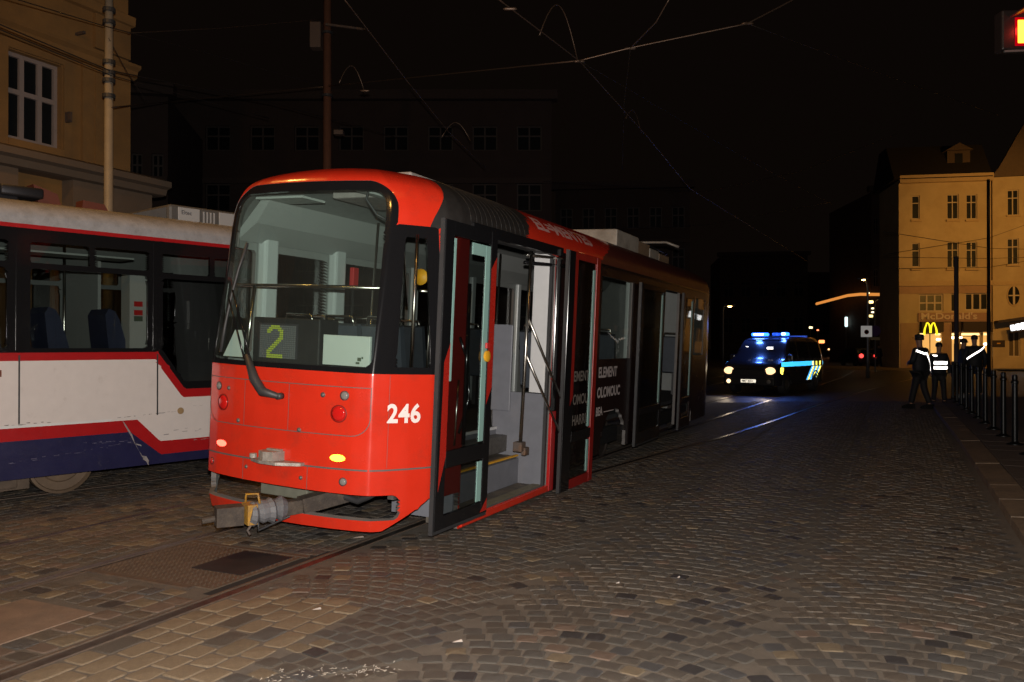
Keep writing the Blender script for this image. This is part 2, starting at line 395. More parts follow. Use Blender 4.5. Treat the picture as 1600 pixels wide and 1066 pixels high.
STONE = [mat('sett_brown', (0.120, 0.095, 0.071), .62, noise=.5, nscale=36, bump=1.0, bscale=75, alt=(.075, .064, .052)),
         mat('sett_grey', (0.105, 0.095, 0.083), .62, noise=.5, nscale=36, bump=1.0, bscale=75, alt=(.105, .088, .068)),
         mat('sett_rust', (0.107, 0.081, 0.059), .62, noise=.5, nscale=36, bump=1.0, bscale=75, alt=(.105, .078, .052)),
         mat('sett_blue_grey', (0.081, 0.076, 0.073), .55, noise=.5, nscale=36, bump=1.0, bscale=75),
         mat('sett_dark', (0.041, 0.035, 0.033), .5, noise=.5, nscale=36, bump=1.0, bscale=75),
         mat('sett_sand', (.20, .15, .095), .65, noise=.3, nscale=18, bump=.6, bscale=90, alt=(.15, .11, .07)),
         mat('sett_ochre', (0.171, 0.128, 0.079), .65, noise=.3, nscale=18, bump=.6, bscale=90, alt=(.105, .085, .06)),
         mat('sett_redbrown', (0.122, 0.085, 0.063), .65, noise=.3, nscale=18, bump=.5, bscale=90)]
def rock(k):
    r_ = random.Random(k); n = 8; out = []; c = .41 + r_.uniform(-.06, .05)
    base = [(-.5+.0, -c), (-c, -.5), (c, -.5), (.5, -c), (.5, c), (c, .5), (-c, .5), (-.5, c)]
    P = [(x*(1+r_.uniform(-.05, .03)), y*(1+r_.uniform(-.05, .03))) for x, y in base]; dome = r_.uniform(-.002, .003)
    vs = [(x, y, -.022) for x, y in P] + [(x*.985, y*.985, -.0038) for x, y in P] + [(x*.90, y*.90, r_.uniform(-.0012, .0015)) for x, y in P]
    fs = []
    for L in (0, 8):
        for i in range(n): fs.append((L+i, L+(i+1) % n, L+8+(i+1) % n, L+8+i))
    vs.append((0, 0, .0025 + dome))
    for i in range(n): fs.append((16+i, 16+(i+1) % n, 24))
    return vs, fs
ROCKS = [rock(k) for k in range(14)]
setts = []      # (x, y, rot, lx, ly, mat, z)
def visible(p, m=60):
    if p.y < 1.5: return False
    x = 800 + 1291*p.x/p.y; y = 540 + 1291*1.65/p.y
    return -m < x < 1600+m and y < 1066+m
def pick(w_):
    t = random.random()*sum(w_)
    for i, q in enumerate(w_):
        t -= q
        if t <= 0: return i
    return 0
def put(u, v, ang, lu, lv, wts, zj=.0025):
    p = uv(u, v)
    if not visible(p) or p.y > 24.5: return
    setts.append((p.x, p.y, -TH + ang, lv, lu, pick(wts), random.uniform(-zj, zj)))
def branch(u): return float(np.interp(u, [4.2, 7, 10, 12.5, 15.5, 19, 23.8, 32, 45], [.7175, .84, 1.15, 1.50, 1.96, 2.32, 2.72, 3.6, 5.4]))
def mainr(u): return float(np.interp(u, [0, 12, 15, 25, 45], [.7175, .78, .88, 1.24, 2.2]))
# segmental arcs of the carriageway
COLW, PIT_ = 1.62, .118
v0 = 1.62 - COLW
for cidx in range(-1, 4):
    vc = .84 + COLW*(cidx+.5)
    nr = int(26/PIT_)
    for k in range(nr):
        u = 1.2 + k*PIT_; n = 12 + (k % 2)
        for j in range(n):
            x = ((j + (.5 if n == 12 else 0))/12 - .5)*COLW + random.uniform(-.008, .008)
            if abs(x) > COLW/2 - .01: continue
            sag = .24*(1 - (2*x/COLW)**2); sl_ = -.24*8*x/COLW**2; uu = u + sag - .3 + random.uniform(-.007, .007); vv = vc + x
            if vv > 5.62 or vv < .84: continue
            if uu < 4.32 and vv < 1.78: continue
            if abs(vv - mainr(uu)) < .10 or abs(vv - branch(uu)) < .10 and uu > 6: continue
            wts = [6, 6, 1.2, 1.2, .55, 0, 1.0 if vv < 2.6 else .3, .3]
            put(uu, vv, math.atan(sl_)*.9 + random.uniform(-.08, .08), PIT_*random.uniform(.84, 1.0), (COLW/12)*random.uniform(.80, .98), wts)
# pale block strip outside the near rail
for r in range(6):
    v = .865 + r*.155; u = 1.0 + (r % 2)*.11
    while u < 4.3:
        l = random.choice((.17, .21, .25)); put(u + l/2, v, random.uniform(-.02, .02), l-.008, .148, [.3, .1, .2, 0, 0, 9, 2.5, .2], .002); u += l
# rows between and left of the rails
def rows(va, vb, u0, u1, wts, bl=(.12, .15, .17), rw=.12):
    n = max(1, int((vb-va)/rw)); ww = (vb-va)/n
    for r in range(n):
        v = va + (r+.5)*ww; u = u0 + random.uniform(0, .1)
        while u < u1:
            l = random.choice(bl)
            if u + l > u1: break
            yield (u + l/2, v, l-.012, ww-.011, wts); u += l
def lay(it):
    for u, v, lu, lv, wts in it: put(u, v, random.uniform(-.02, .02), lu, lv, wts)
lay(rows(-.61, -.40, 1.5, 3.95, [2, 1, 4, .5, .5, .3, 2, 5])); lay(rows(.27, .62, 1.5, 4.15, [2, 2, 3, .5, .5, .4, 3, 4]))
lay(rows(-.40, .27, 3.55, 4.15, [3, 3, 2, 1, .5, .4, 3, 2])); lay(rows(-.61, .62, 5.18, 16, [5, 5, 2, 2, 1, 0, 1, .5]))
lay(rows(-2.55, -.83, 1.5, 17, [3, 2, 3, 1, .6, .4, 2.2, 4])); lay(rows(-7.5, -2.58, 3, 17, [5, 5, 2, 2, 1, 0, .5, .5]))
TR2 = []   # the left-hand track: along its tram, then bending parallel to ours
T40 = R(40); D2 = Vector((math.sin(T40), math.cos(T40), 0)); R2 = Vector((math.cos(T40), -math.sin(T40), 0)); O2 = R2*-9.383
for t in np.arange(-7, 7.6, 1.0): TR2.append(O2 + R2*-1.25 + D2*float(t))
ang = T40; p = TR2[-1].copy()
for k in range(24):
    ang = max(R(25), ang - R(2.4)); p = p + Vector((math.sin(ang), math.cos(ang), 0))*1.0; TR2.append(p.copy())
for k in range(20): p = p + DV*1.5; TR2.append(p.copy())
def offset_line(pts, o_):
    out = []
    for i, q in enumerate(pts):
        d = (pts[min(i+1, len(pts)-1)] - pts[max(i-1, 0)]).normalized(); out.append(q + Vector((d.y, -d.x, 0))*o_)
    return out
keep = []
tr2s = [Vector(q) for q in offset_line(TR2, .7175)] + [Vector(q) for q in offset_line(TR2, -.7175)]
dense = []
for o_ in (.7175, -.7175):
    L_ = offset_line(TR2, o_)
    for a_, b_ in zip(L_, L_[1:]):
        for k in range(8): q = a_.lerp(b_, k/8); dense.append((q.x, q.y))
dense = np.array(dense)
for s_ in setts:
    if np.min((dense[:, 0]-s_[0])**2 + (dense[:, 1]-s_[1])**2) > .105**2: keep.append(s_)
setts = keep
setts.sort(key=lambda q: q[0]**2 + q[1]**2 + (0 if -60 < 800+1291*q[0]/q[1] < 1660 and 540+1291*1.65/q[1] < 1070 else 1000))
meshes = {}
for i, (x, y, ro, lx, ly, m, z) in enumerate(setts[:300]):
    k = (i % 14, m)
    if k not in meshes:
        me = bpy.data.meshes.new('sett'); vs, fs = ROCKS[k[0]]; me.from_pydata(vs, [], fs); me.materials.append(STONE[m]); meshes[k] = me
    o = bpy.data.objects.new('sett', meshes[k]); C.objects.link(o); o.parent = road; o.location = (x, y, z); o.rotation_euler = (random.uniform(-.02, .02), random.uniform(-.02, .02), ro); o.scale = (lx, ly, 1)
V_ = []; F_ = []; M_ = []
for (x, y, ro, lx, ly, m, z) in setts[300:]:
    vs, fs = random.choice(ROCKS); a = np.array(vs); c_, s__ = math.cos(ro), math.sin(ro); X, Y = a[:, 0]*lx, a[:, 1]*ly
    tx, ty = random.uniform(-.02, .02), random.uniform(-.02, .02)
    Z = a[:, 2] + z + tx*X + ty*Y; nb = sum(len(q) for q in V_); V_.append(np.stack([x + X*c_ - Y*s__, y + X*s__ + Y*c_, Z], 1)) if False else V_.append(np.stack([x + X*c_ - Y*s__, y + X*s__ + Y*c_, Z], 1))
    nb = (len(V_)-1)*25; F_ += [[nb+i for i in f] for f in fs]; M_ += [m]*len(fs)
me = bpy.data.meshes.new('setts'); me.from_pydata(np.concatenate(V_).tolist(), [], F_)
for q in STONE: me.materials.append(q)
me.polygons.foreach_set('material_index', M_)
o = bpy.data.objects.new('setts', me); C.objects.link(o); o.parent = road; o['kind'] = 'stuff'

RAILM = mat('rail_steel', (.20, .175, .16), .32, .9, noise=.3, nscale=12, grime=(.10, .065, .045), gscale=6)
RAILD = mat('rail_rusty', (.11, .08, .062), .6, .3, noise=.4, nscale=20, grime=(.16, .10, .06), gscale=7)
def rail(name, pts, inner):
    root = thing(name, *RAIL_LAB[name], loc=pts[len(pts)//2]) if False else None
    b = MB(); b.mi = 0
    pr = [(-.036, -.03, 0), (-.036, .004, 0), (.036, .004, 0), (.036, -.03, 0), (.072, -.03, 0), (.072, .001, 0), (.090, .001, 0), (.090, -.03, 0)]
    vs = []; n = len(pr)
    for i, q in enumerate(pts):
        d = (pts[min(i+1, len(pts)-1)] - pts[max(i-1, 0)]).normalized(); r_ = Vector((d.y, -d.x, 0))*inner
        for a, z, _ in pr: vs.append(q + r_*a + Vector((0, 0, z)))
    for i in range(len(pts)-1):
        for k in range(n-1):
            b.mi = 0 if k in (1,) else 2 if k == 3 else 1; b.add([vs[i*n+k], vs[i*n+k+1], vs[(i+1)*n+k+1], vs[(i+1)*n+k]], [(0, 1, 2, 3)])
    return b.build(name, [RAILM, RAILD, mat('groove_dirt', (.02, .017, .015), .9)], None, kind='structure')
us = np.concatenate([np.arange(-4, 12, .5), np.arange(12, 60, 1.0)])
rail('tram_rail', [uv(float(u), mainr(float(u))) for u in us], -1)
rail('tram_rail', [uv(float(u), mainr(float(u))-1.435) for u in us], 1)
rail('tram_rail', [uv(float(u), branch(float(u)), .001) for u in np.arange(8.5, 48, 1.0)], -1)
rail('tram_rail', offset_line(TR2, .7175), -1); rail('tram_rail', offset_line(TR2, -.7175), 1)
rail('tram_rail', [uv(float(u), -1.93 - .00*u) for u in np.arange(-2, 6.5, .7)], 1)
# switch box cover with raised studs, and its dark inlay, gap beside the rail
PLM = mat('chequer_plate', (.14, .105, .078), .55, .35, noise=.4, nscale=9, grime=(.13, .095, .065), gscale=5)
def uvbox(b, u0, u1, v0, v1, z0, z1):
    P = [uv(u0, v0), uv(u0, v1), uv(u1, v1), uv(u1, v0)]
    b.add([(q.x, q.y, z0) for q in P] + [(q.x, q.y, z1) for q in P], [(3, 2, 1, 0), (4, 5, 6, 7), (0, 1, 5, 4), (1, 2, 6, 5), (2, 3, 7, 6), (3, 0, 4, 7)])
b = MB(); uvbox(b, 4.22, 5.14, -.60, .56, -.03, .003); cov = b.build('switch_box_cover', PLM, None)
tag(cov, 'studded steel cover plate set between the rails in front of the red tram', 'cover plate')
b = MB()
for i in range(38):
    for j in range(30):
        u = 4.245 + i*.0238; v = -.585 + j*.0385 + (.019 if i % 2 else 0)
        if v > .54: continue
        q = uv(u, v); a = R(45 if (i+j) % 2 else -45) - TH; dx, dy = math.cos(a)*.012, math.sin(a)*.012; ex, ey = -math.sin(a)*.005, math.cos(a)*.005
        b.add([(q.x-dx, q.y-dy, .003), (q.x+ex, q.y+ey, .0065), (q.x+dx, q.y+dy, .003), (q.x-ex, q.y-ey, .0065)], [(0, 1, 2, 3)])
b.build('stud', mat('worn_stud', (.24, .19, .15), .35, .6), cov, kind='stuff')
b = MB(); uvbox(b, 4.55, 5.10, .02, .50, .0031, .0075); b.build('dark_inlay', mat('inlay_dark', (.035, .033, .036), .45, .4, noise=.3), cov)
b = MB(); uvbox(b, 5.15, 5.19, -.62, .60, -.02, .006); uvbox(b, 4.16, 4.21, -.62, .40, -.02, .006); b.build('cover_frame', RAILD, cov)
b = MB(); uvbox(b, 4.12, 5.4, .565, .655, -.02, -.0040); b.build('point_slot', mat('slot_shade', (.004, .004, .004), .9), cov)  # flat black strips stand in for the shade inside the open slots
b = MB(); uvbox(b, 4.15, 4.75, -.66, -.605, -.02, -.0040); b.build('point_slot', MATS['slot_shade'], cov)
b = MB(); uvbox(b, 1.0, 3.54, -.395, .265, -.02, .002); o = b.build('concrete_strip', mat('concrete_reddish', (.19, .125, .085), .8, noise=.3, nscale=7, bump=.5, bscale=50, grime=(.11, .08, .06), gscale=3), None, kind='structure')
# chalk-white paint specks on the setts
WP = mat('paint_speck', (.55, .52, .46), .7)
b = MB()
for k in range(90):
    a = random.random(); u = 3.20 + .35*a + random.uniform(-.08, .08); v = 1.9 + .55*a + random.uniform(-.05, .05); q = uv(u, v); t = random.uniform(0, 3); l = random.uniform(.012, .034)
    b.add([(q.x, q.y, .010), (q.x+l*math.cos(t), q.y+l*math.sin(t), .010), (q.x+l*math.cos(t)-.006, q.y+l*math.sin(t)+.009, .010)], [(0, 1, 2)])
b.build('paint_speck', WP, road, kind='stuff', fixn=False)
LIT = mat('litter_pale', (.32, .28, .25), .6)
for (px, py, sz) in ((560, 842, .05), (495, 955, .03), (965, 914, .015), (1060, 905, .012), (715, 1006, .03)):
    q = gpt(px, py); b = MB(); b.add([(q.x-sz, q.y-sz*.3, .010), (q.x+sz, q.y-sz*.1, .012), (q.x+sz*.7, q.y+sz*.3, .022), (q.x-sz*.6, q.y+sz*.25, .013)], [(0, 1, 2, 3)])
    lo = b.build('litter_scrap', LIT, None, fixn=False); tag(lo, {560: 'pale litter scrap by the near foot of the open tram door', 495: 'pale litter scrap beside the rail outside the switch cover', 965: 'tiny pale litter scrap out on the open setts', 1060: 'tiny pale litter scrap furthest right on the open setts', 715: 'reddish pale litter scrap near the bottom of the roadway'}[px], 'litter', 'litter scraps on the road')
# kerb and pavement on the right
KST = mat('kerb_granite', (.19, .14, .095), .7, noise=.3, nscale=14, bump=.5, bscale=70, grime=(.08, .06, .045), gscale=3)
PAVE = mat('pavement_slab', (.085, .062, .050), .8, noise=.3, nscale=9, bump=.5, bscale=80)
kp = lambda u: 5.70 - .012*max(0, u-16)
b = MB()
P = [uv(-2, kp(0)+.29, .092)] + [uv(u, kp(u)+.29, .092) for u in np.arange(0, 27.1, 1.5)] + [uv(29, 7.0, .092), uv(29.5, 9, .092), uv(29.5, 26, .092), uv(-2, 26, .092)]
b.add(P, [tuple(range(len(P)))]); pave = b.build('pavement', PAVE, None, kind='structure', fixn=False)
u = 5.0
while u < 27:
    l = .95; b = MB(); c0, c1 = kp(u), kp(u+l); pts = [uv(u+.006, c0), uv(u+.006, c0+.28), uv(u+l-.006, c1+.28), uv(u+l-.006, c1)]; e = random.uniform(-.004, .004)
    b.add([(q.x, q.y, -.05) for q in pts] + [(q.x, q.y, .082+e) for q in pts[:1]] + [(q.x, q.y, .098+e) for q in pts[1:3]] + [(q.x, q.y, .082+e) for q in pts[3:]], [(4, 5, 6, 7), (0, 1, 5, 4), (1, 2, 6, 5), (2, 3, 7, 6), (3, 0, 4, 7)])
    b.build('kerb_stone', KST, pave); u += l
for i in range(20):        # paving slabs on the pavement, laid proud of the bed
    for j in range(5):
        u = 5.2 + i*.6; v = kp(u) + .30 + j*.5
        if not visible(uv(u, v), 20): continue
        b = MB(); uvbox(b, u+.005, u+.592, v+.005, v+.492, .08, .099+random.uniform(-.002, .003)); b.build('paving_slab', PAVE, pave)
# pavement on the left in front of the yellow building
b = MB(); P = [uv(-6, -6.6, .1), uv(40, -6.6, .1), uv(40, -10.3, .1), uv(-6, -10.3, .1)]; b.add(P + [Vector((q.x, q.y, -.02)) for q in P], [(0, 1, 2, 3), (0, 1, 5, 4)]); b.build('pavement', PAVE, None, kind='structure', fixn=False)
# ------------------------------------------------------------------ the red tram (local x = to its right, y = along it, away from us, z up)
UO = 11.5; ROLL = R(2.7)
tram = thing('red_tram', 'red and black tram number 246 with open side doors, standing on the nearer track', 'tram', uv(UO, 0), (0, ROLL, -TH))
OFF = (0, -UO, 0)
def base_contour(uend):
    pts = [(5.44,0),(5.446,.25),(5.47,.5),(5.51,.72),(5.56,.86),(5.66,.95),(5.80,1.055),(5.98,1.17),(6.16,1.225),(6.4,1.24),(7.5,1.24)]
    P = np.array(pts); l = np.concatenate([[0], np.cumsum(np.hypot(*np.diff(P, axis=0).T))]); a = np.arange(0, l[-1], .005)
    U = np.interp(a, l, P[:,0]); V = np.interp(a, l, P[:,1]); k = np.exp(-np.linspace(-2, 2, 15)**2); k /= k.sum()
    Up = np.concatenate([U[7:0:-1], U, U[-1] + .005*np.arange(1, 8)]); Vp = np.concatenate([-V[7:0:-1], V, [V[-1]]*7])
    U = np.convolve(Up, k, 'valid'); V = np.convolve(Vp, k, 'valid')
    mid = (5.44 + uend)/2; n = mid - U[-1]
    A = np.concatenate([a, [a[-1] + n]]); U = np.concatenate([U, [mid]]); V = np.concatenate([V, [1.24]])
    A2 = 2*A[-1] - A[::-1]; U2 = 5.44 + uend - U[::-1]; V2 = V[::-1]
    return np.concatenate([A, A2[1:]]), np.concatenate([U, U2[1:]]), np.concatenate([V, V2[1:]])
UEND = 17.5
CA, CU, CV = base_contour(UEND); SMAX = CA[-1]
ZT, HT, TL = 2.76, .52, 1.38
def tz(t):
    ph = np.clip((t-ZT)/TL, 0, 1)*math.pi/2; e = 2/2.35
    z = np.where(t < ZT, t, ZT + HT*np.sin(ph)**e); w_ = np.where(t < ZT, 1.0, np.maximum(np.cos(ph), 0)**e); return z, w_
def tram_pos(s, t):
    s = np.asarray(s, float); t = np.asarray(t, float)
    a = np.abs(s); u = np.interp(a, CA, CU); v = np.interp(a, CA, CV); z, w_ = tz(t)
    x = np.clip((z-3.04)/.246, 0, .995)
    lean = np.maximum(z-1.46, 0)*.155 + .75*(1-np.sqrt(1-x**2)) + np.maximum(.34-z, 0)*.35
    u2 = u + lean*np.clip((7.3-u)/1.8, 0, 1) - lean*np.clip((u-(UEND-1.86))/1.8, 0, 1)
    return np.sign(s)*v*w_, u2, z
def s_of_u(u): return float(np.interp(u, CU[:len(CU)//2+2], CA[:len(CA)//2+2]))
def tramhit(x, y, axis, val):
    d = wray(x, y); cr, sr = math.cos(ROLL), math.sin(ROLL)
    r2 = np.array(RV)*cr - np.array([0,0,sr]); z2 = np.array([0,0,cr]) + np.array(RV)*sr; dd = np.array(DV)
    c_ = np.array([0,0,1.65]) - np.array(OV); M = [dd, r2, z2][axis]; t = (val - c_@M)/(d@M); P = c_ + t*d
    return P@dd, P@r2, P@z2     # u, v, z
def botf(x, u, z, s, t):
    b = np.where(u < 5.68, .17, np.where(u < 6.0, .17 + (u-5.68)*.8, np.where(u < 6.4, .42, np.where((u < 8.72) & (x > 0), .09, .30))))
    return z - b
lwins = [(5.98, 6.42), (6.66, 7.56), (7.76, 9.3), (9.45, 10.95), (11.1, 12.6), (12.75, 14.25), (14.4, 15.8)]
rwins = [(10.02, 11.35), (15.1, 16.2)]
RIGHT = lambda f: (lambda x, u, z, s, t: np.maximum(f(x, u, z, s, t), .02 - x))
LEFT = lambda f: (lambda x, u, z, s, t: np.maximum(f(x, u, z, s, t), .02 + x))
regs = [
    ('under', botf),
    ('arch', lambda x, u, z, s, t: np.maximum(np.hypot(u-10.75, z-.30) - .56, np.hypot(u-10.75, z-.30)-.56)),
    ('arch2', lambda x, u, z, s, t: np.hypot(u-14.9, z-.30) - .5),
    ('slot', lambda x, u, z, s, t: bx(s, z + .012*s, -1.17, 1.14, .275, .485, .065)),
    ('wglass', lambda x, u, z, s, t: np.maximum(bx(s*(1 + .045*(z-1.5)), z, -.875, .865, 1.505, 2.985, .10), np.abs(s)-1.2)),
    ('qglass', lambda x, u, z, s, t: np.maximum(np.maximum(1.065 - np.abs(s)*(1+.045*(z-1.5)), u-5.97), np.maximum(1.52-z, z-2.60))),
    ('door', RIGHT(lambda x, u, z, s, t: bx(u, z, 6.42, 8.42, .17, 2.70, .01))),
    ('door', RIGHT(lambda x, u, z, s, t: bx(u, z, 12.95, 14.15, .34, 2.62, .01))),
]
for a, b in rwins: regs.append(('win', RIGHT(lambda x, u, z, s, t, a=a, b=b: bx(u, z, a, b, 1.53, 2.60, .03))))
for a, b in lwins: regs.append(('win', LEFT(lambda x, u, z, s, t, a=a, b=b: bx(u, z, a, b, 1.53, 2.55, .03))))
regs += [
    ('wsurr', lambda x, u, z, s, t: np.minimum(bx(s*(1 + .05*(z-1.5)), z, -.95, .985, 1.462, 3.065, .22), np.maximum(bx(u, z, 5.3, 6.06, 1.462, 2.70, .005), np.abs(s)-1.75))),
    ('roofblack', lambda x, u, z, s, t: np.maximum(np.maximum(2.70-t, 6.02+(t-2.76)*.42-u), u-7.62-(t-2.76)*.55)),
    ('dimmedred', RIGHT(lambda x, u, z, s, t: np.maximum(np.maximum(6.07-u, u-6.6), np.maximum(z-2.70, .3-z)))),  # body red darkened here to imitate dimming behind the leaf's tinted glass
    ('wrap', lambda x, u, z, s, t: np.maximum(8.50-u, z-2.74)),
    ('wrapleft', LEFT(lambda x, u, z, s, t: np.maximum(6.1-u, z-2.74))),
    ('rearfalloff', lambda x, u, z, s, t: np.maximum(9.9 + (t-2.76)*1.6 - u, 2.74-t)),  # roof red darkened to imitate the flash fading with distance
]
def lines(*seg):
    out = []
    for a, b, n in seg: out += list(np.linspace(a, b, n, endpoint=False))
    return out
sf = s_of_u(7.3); se = SMAX*1.0
brk = sorted(set([s_of_u(u) for u in (8.42, 8.72, 8.745, 10.02, 10.19, 11.35)]))
Lend = 2*float(CA[len(CA)//2])
def S_(u): return s_of_u(u) if u < 11.4 else Lend/2 + (u - (5.44+UEND)/2)
side = [S_(u) for u in np.arange(7.4, 16.3, .1)]
# keep the grid on every window and door edge
for u in [8.42, 8.745, 10.02, 11.35, 12.95, 14.15, 15.1, 16.2] + [q for ab in lwins[2:] for q in ab]:
    k = int(np.argmin([abs(q-S_(u)) for q in side])); side[k] = S_(u)
side = sorted(set(side)); pos_side = lines((0, sf, int(sf/.026))) + side + list(np.linspace(S_(16.35), Lend, 26))
sl = [-q for q in pos_side[::-1]] + pos_side[1:]
tl = lines((.08, .62, 24), (.62, 1.40, 18), (1.40, 1.60, 9), (1.60, 2.5, 26), (2.5, 2.76, 11), (2.76, 3.6, 34), (3.6, ZT+TL-.03, 12)) + [ZT+TL-.03, ZT+TL]
for key in (1.53, 2.60, 2.55, .34):
    k = int(np.argmin([abs(q-key) for q in tl])); tl[k] = key
SH = Shell(sl, sorted(set(tl)), tram_pos, regs)
SH.part(['body', 'roofblack', 'wrap', 'wrapleft', 'rearfalloff', 'dimmedred'], 'body_shell', [RED, ROOFB, WRAP, mat('roof_falloff_red', (.10, .02, .015), .35, noise=.3), mat('dimmed_body_red', (.17, .012, .010), .5)], tram, .045, OFF, inner=mat('tram_lining', (.27, .285, .275), .5, noise=.1), rim=RIM,
        labmat={'roofblack': 1, 'wrap': 2, 'wrapleft': 2, 'rearfalloff': 3, 'dimmedred': 4})
SH.part(['wsurr'], 'windscreen_surround', [BLK], tram, .03, OFF, offn=-.002)
SH.part(['wglass'], 'windscreen', [WGL], tram, 0, OFF, offn=-.008)
SH.pieces(['qglass'], 'quarter_window', [SGL], tram, 0, OFF, offn=-.008)
SH.pieces(['win'], 'side_window', [SGL], tram, 0, OFF, offn=-.01)

def onshell(s, t): return frame_at(tram_pos, s, t)
def tb(name, m, fn, smooth=False, parent=tram, **k):
    b = MB(); fn(b); return b.build(name, m, parent, smooth, OFF, **k)
# panel seams and the grey bumper line
def seam(pts, wd, m, name, off=.0025):
    b = MB(); P = []
    for (s0, z0), (s1, z1) in zip(pts, pts[1:]):
        n = max(1, int(math.hypot(s1-s0, z1-z0)/.05)); P += [(s0+(s1-s0)*i/n, z0+(z1-z0)*i/n) for i in range(n)]
    P.append(pts[-1]); vs = []; fs = []
    for i, (s_, z_) in enumerate(P):
        d = np.array(P[min(i+1, len(P)-1)]) - np.array(P[max(i-1, 0)]); d = d/np.linalg.norm(d); nn = np.array([-d[1], d[0]])*wd/2
        for sg in (-1, 1):
            a, c_ = s_ + sg*nn[0], z_ + sg*nn[1]; M = onshell(a, c_); vs.append(M @ Vector((0, 0, off)))
    for i in range(len(P)-1): fs.append((2*i, 2*i+1, 2*i+3, 2*i+2))
    b.add(vs, fs); return b.build(name, m, tram, False, OFF)
seam([(-1.4, .68), (0, .675), (1.0, .678), (1.42, .685)], .014, GREYL, 'bumper_seam')
arcL = [(-.87 + .16*(1-math.cos(q)), 1.10 - .15*math.sin(q)) for q in np.linspace(0, math.pi/2, 8)]
seam([(-.87, 1.345)] + arcL + [(.71, .95)] + [(.71 + .16*math.sin(q), 1.10 - .15*math.cos(q)) for q in np.linspace(0, math.pi/2, 8)] + [(.87, 1.345), (-.87, 1.345)], .007, GREYL, 'hatch_seam')
seam([(-.37, 1.345), (-.37, .95)], .005, GREYL, 'hatch_seam'); seam([(.12, 1.345), (.12, .95)], .005, GREYL, 'hatch_seam')
seam([(-.36, .67), (-.36, .485)], .005, GREYL, 'bumper_joint'); seam([(.33, .67), (.33, .485)], .005, GREYL, 'bumper_joint')
seam([(1.02, .7), (1.02, 1.45)], .003, GREYL, 'corner_seam')
seam([(S_(8.745), .35), (S_(8.745), 2.7)], .02, RUB, 'door_post_seal')
for zz in (2.735,): seam([(s_of_u(6.1), zz), (S_(11), zz), (S_(16.4), zz)], .022, BLK, 'rain_gutter', .02)

def lamp(name, s_, z_, r, lens, ring=None, rec=.0, out=.006, kids=True):
    M = onshell(s_, z_); b = MB(); b.T = M
    b.lathe([(r*1.18, -.005), (r*1.18, .004), (r*1.02, .006), (r*.98, -.02)], n=20); o = b.build(name, ring or RUB, tram, True, OFF, auto=40)
    b = MB(); b.T = M; b.lathe([(r*.98, -.018), (r*.96, out), (r*.7, out+.006), (.001, out+.009)], n=20); b.build('lens', lens, o, True, OFF)
    return o
tail = lambda sx: lamp('tail_light', sx, 1.125, .062, TAIL, mat('lamp_well', (.20, .008, .006), .4))
tail(-.655); tail(.60)
lamp('reversing_light', -.72, 1.265, .032, mat('lens_grey', (.20, .19, .18), .15), RUB); lamp('reversing_light', .645, 1.275, .034, MATS['lens_grey'], RUB)
for s_, z_, r in ((-.58, 1.255, .017), (.45, 1.27, .019), (-.44, .985, .017), (.235, .965, .017), (-.32, .60, .015), (.27, .572, .015)): lamp('panel_lock', s_, z_, r, DSTEEL, mat('lock_ring', (.16, .07, .055), .5))
lamp('bumper_lamp', -.80, .59, .028, mat('red_lens', (.45, .02, .015), .2), RUB); lamp('bumper_lamp', .66, .575, .030, MATS['lens_grey'], RUB)
for s_, m in ((-.655, retro('reflector_red', (.5, .03, .02), .4)), (.605, retro('reflector_amber', (1, .36, .02), .7))):
    M = onshell(s_, .765); b = MB(); b.T = M @ Matrix.Diagonal((1.7, .72, 1, 1)); b.lathe([(.040, -.004), (.039, .006), (.028, .010), (.001, .011)], n=20); b.build('side_reflector', m, tram, True, OFF)
# fleet number and livery lettering
finish_mesh(textmesh('246', .20, .006, 1, 0, 1.06), 'fleet_number', mat('number_white', (.78, .70, .68), .5), tram, OFF, drape((_m := textmesh('246', .20, .006, 1, 0, 1.06)), tram_pos, 1.005, 1.07, sx=.95, sy=1.05))
def print_on(txt, name, size, s0, t0, m, sx=1, bold=.006, sub=1):
    me = textmesh(txt, size, bold, sub); return finish_mesh(me, name, m, tram, OFF, drape(me, tram_pos, s0, t0, sx=sx))
PW = mat('print_white', (.50, .44, .43), .5)
print_on('EL=MENTES', 'roof_lettering', .34, S_(7.98), 3.02, mat('print_pale_red', (.55, .33, .32), .5), 1.0, .012, 2)
print_on('ELEMENT', 'side_lettering', .185, S_(10.02), 1.30, PW); print_on('OLOMOUC', 'side_lettering', .185, S_(10.0), 1.04, PW)
print_on('BEA', 'side_lettering', .15, S_(9.98), .81, PW)
b = MB()
M0 = onshell(S_(10.30), .835)
b.T = M0; b.box((0, 0, .001), (.42, .012, .003)); b.build('side_lettering_line', PW, tram, False, OFF)
# sill under the open door
tb('door_sill', RED, lambda b: b.box((1.20, 6.44, .10), (1.262, 8.44, .165), .008))
tb('door_threshold', mat('threshold', (.24, .21, .13), .5, noise=.4, nscale=12), lambda b: b.box((1.08, 6.44, .152), (1.198, 8.41, .172), .004))
tb('door_post', REDD, lambda b: b.box((1.205, 8.44, .10), (1.268, 8.56, .98), .006))
tb('door_post', BLK, lambda b: b.box((1.20, 8.44, .985), (1.262, 8.56, 2.68), .006))
tb('door_header', BLK, lambda b: (b.box((1.195, 6.44, 2.70), (1.262, 8.60, 2.80), .008)))

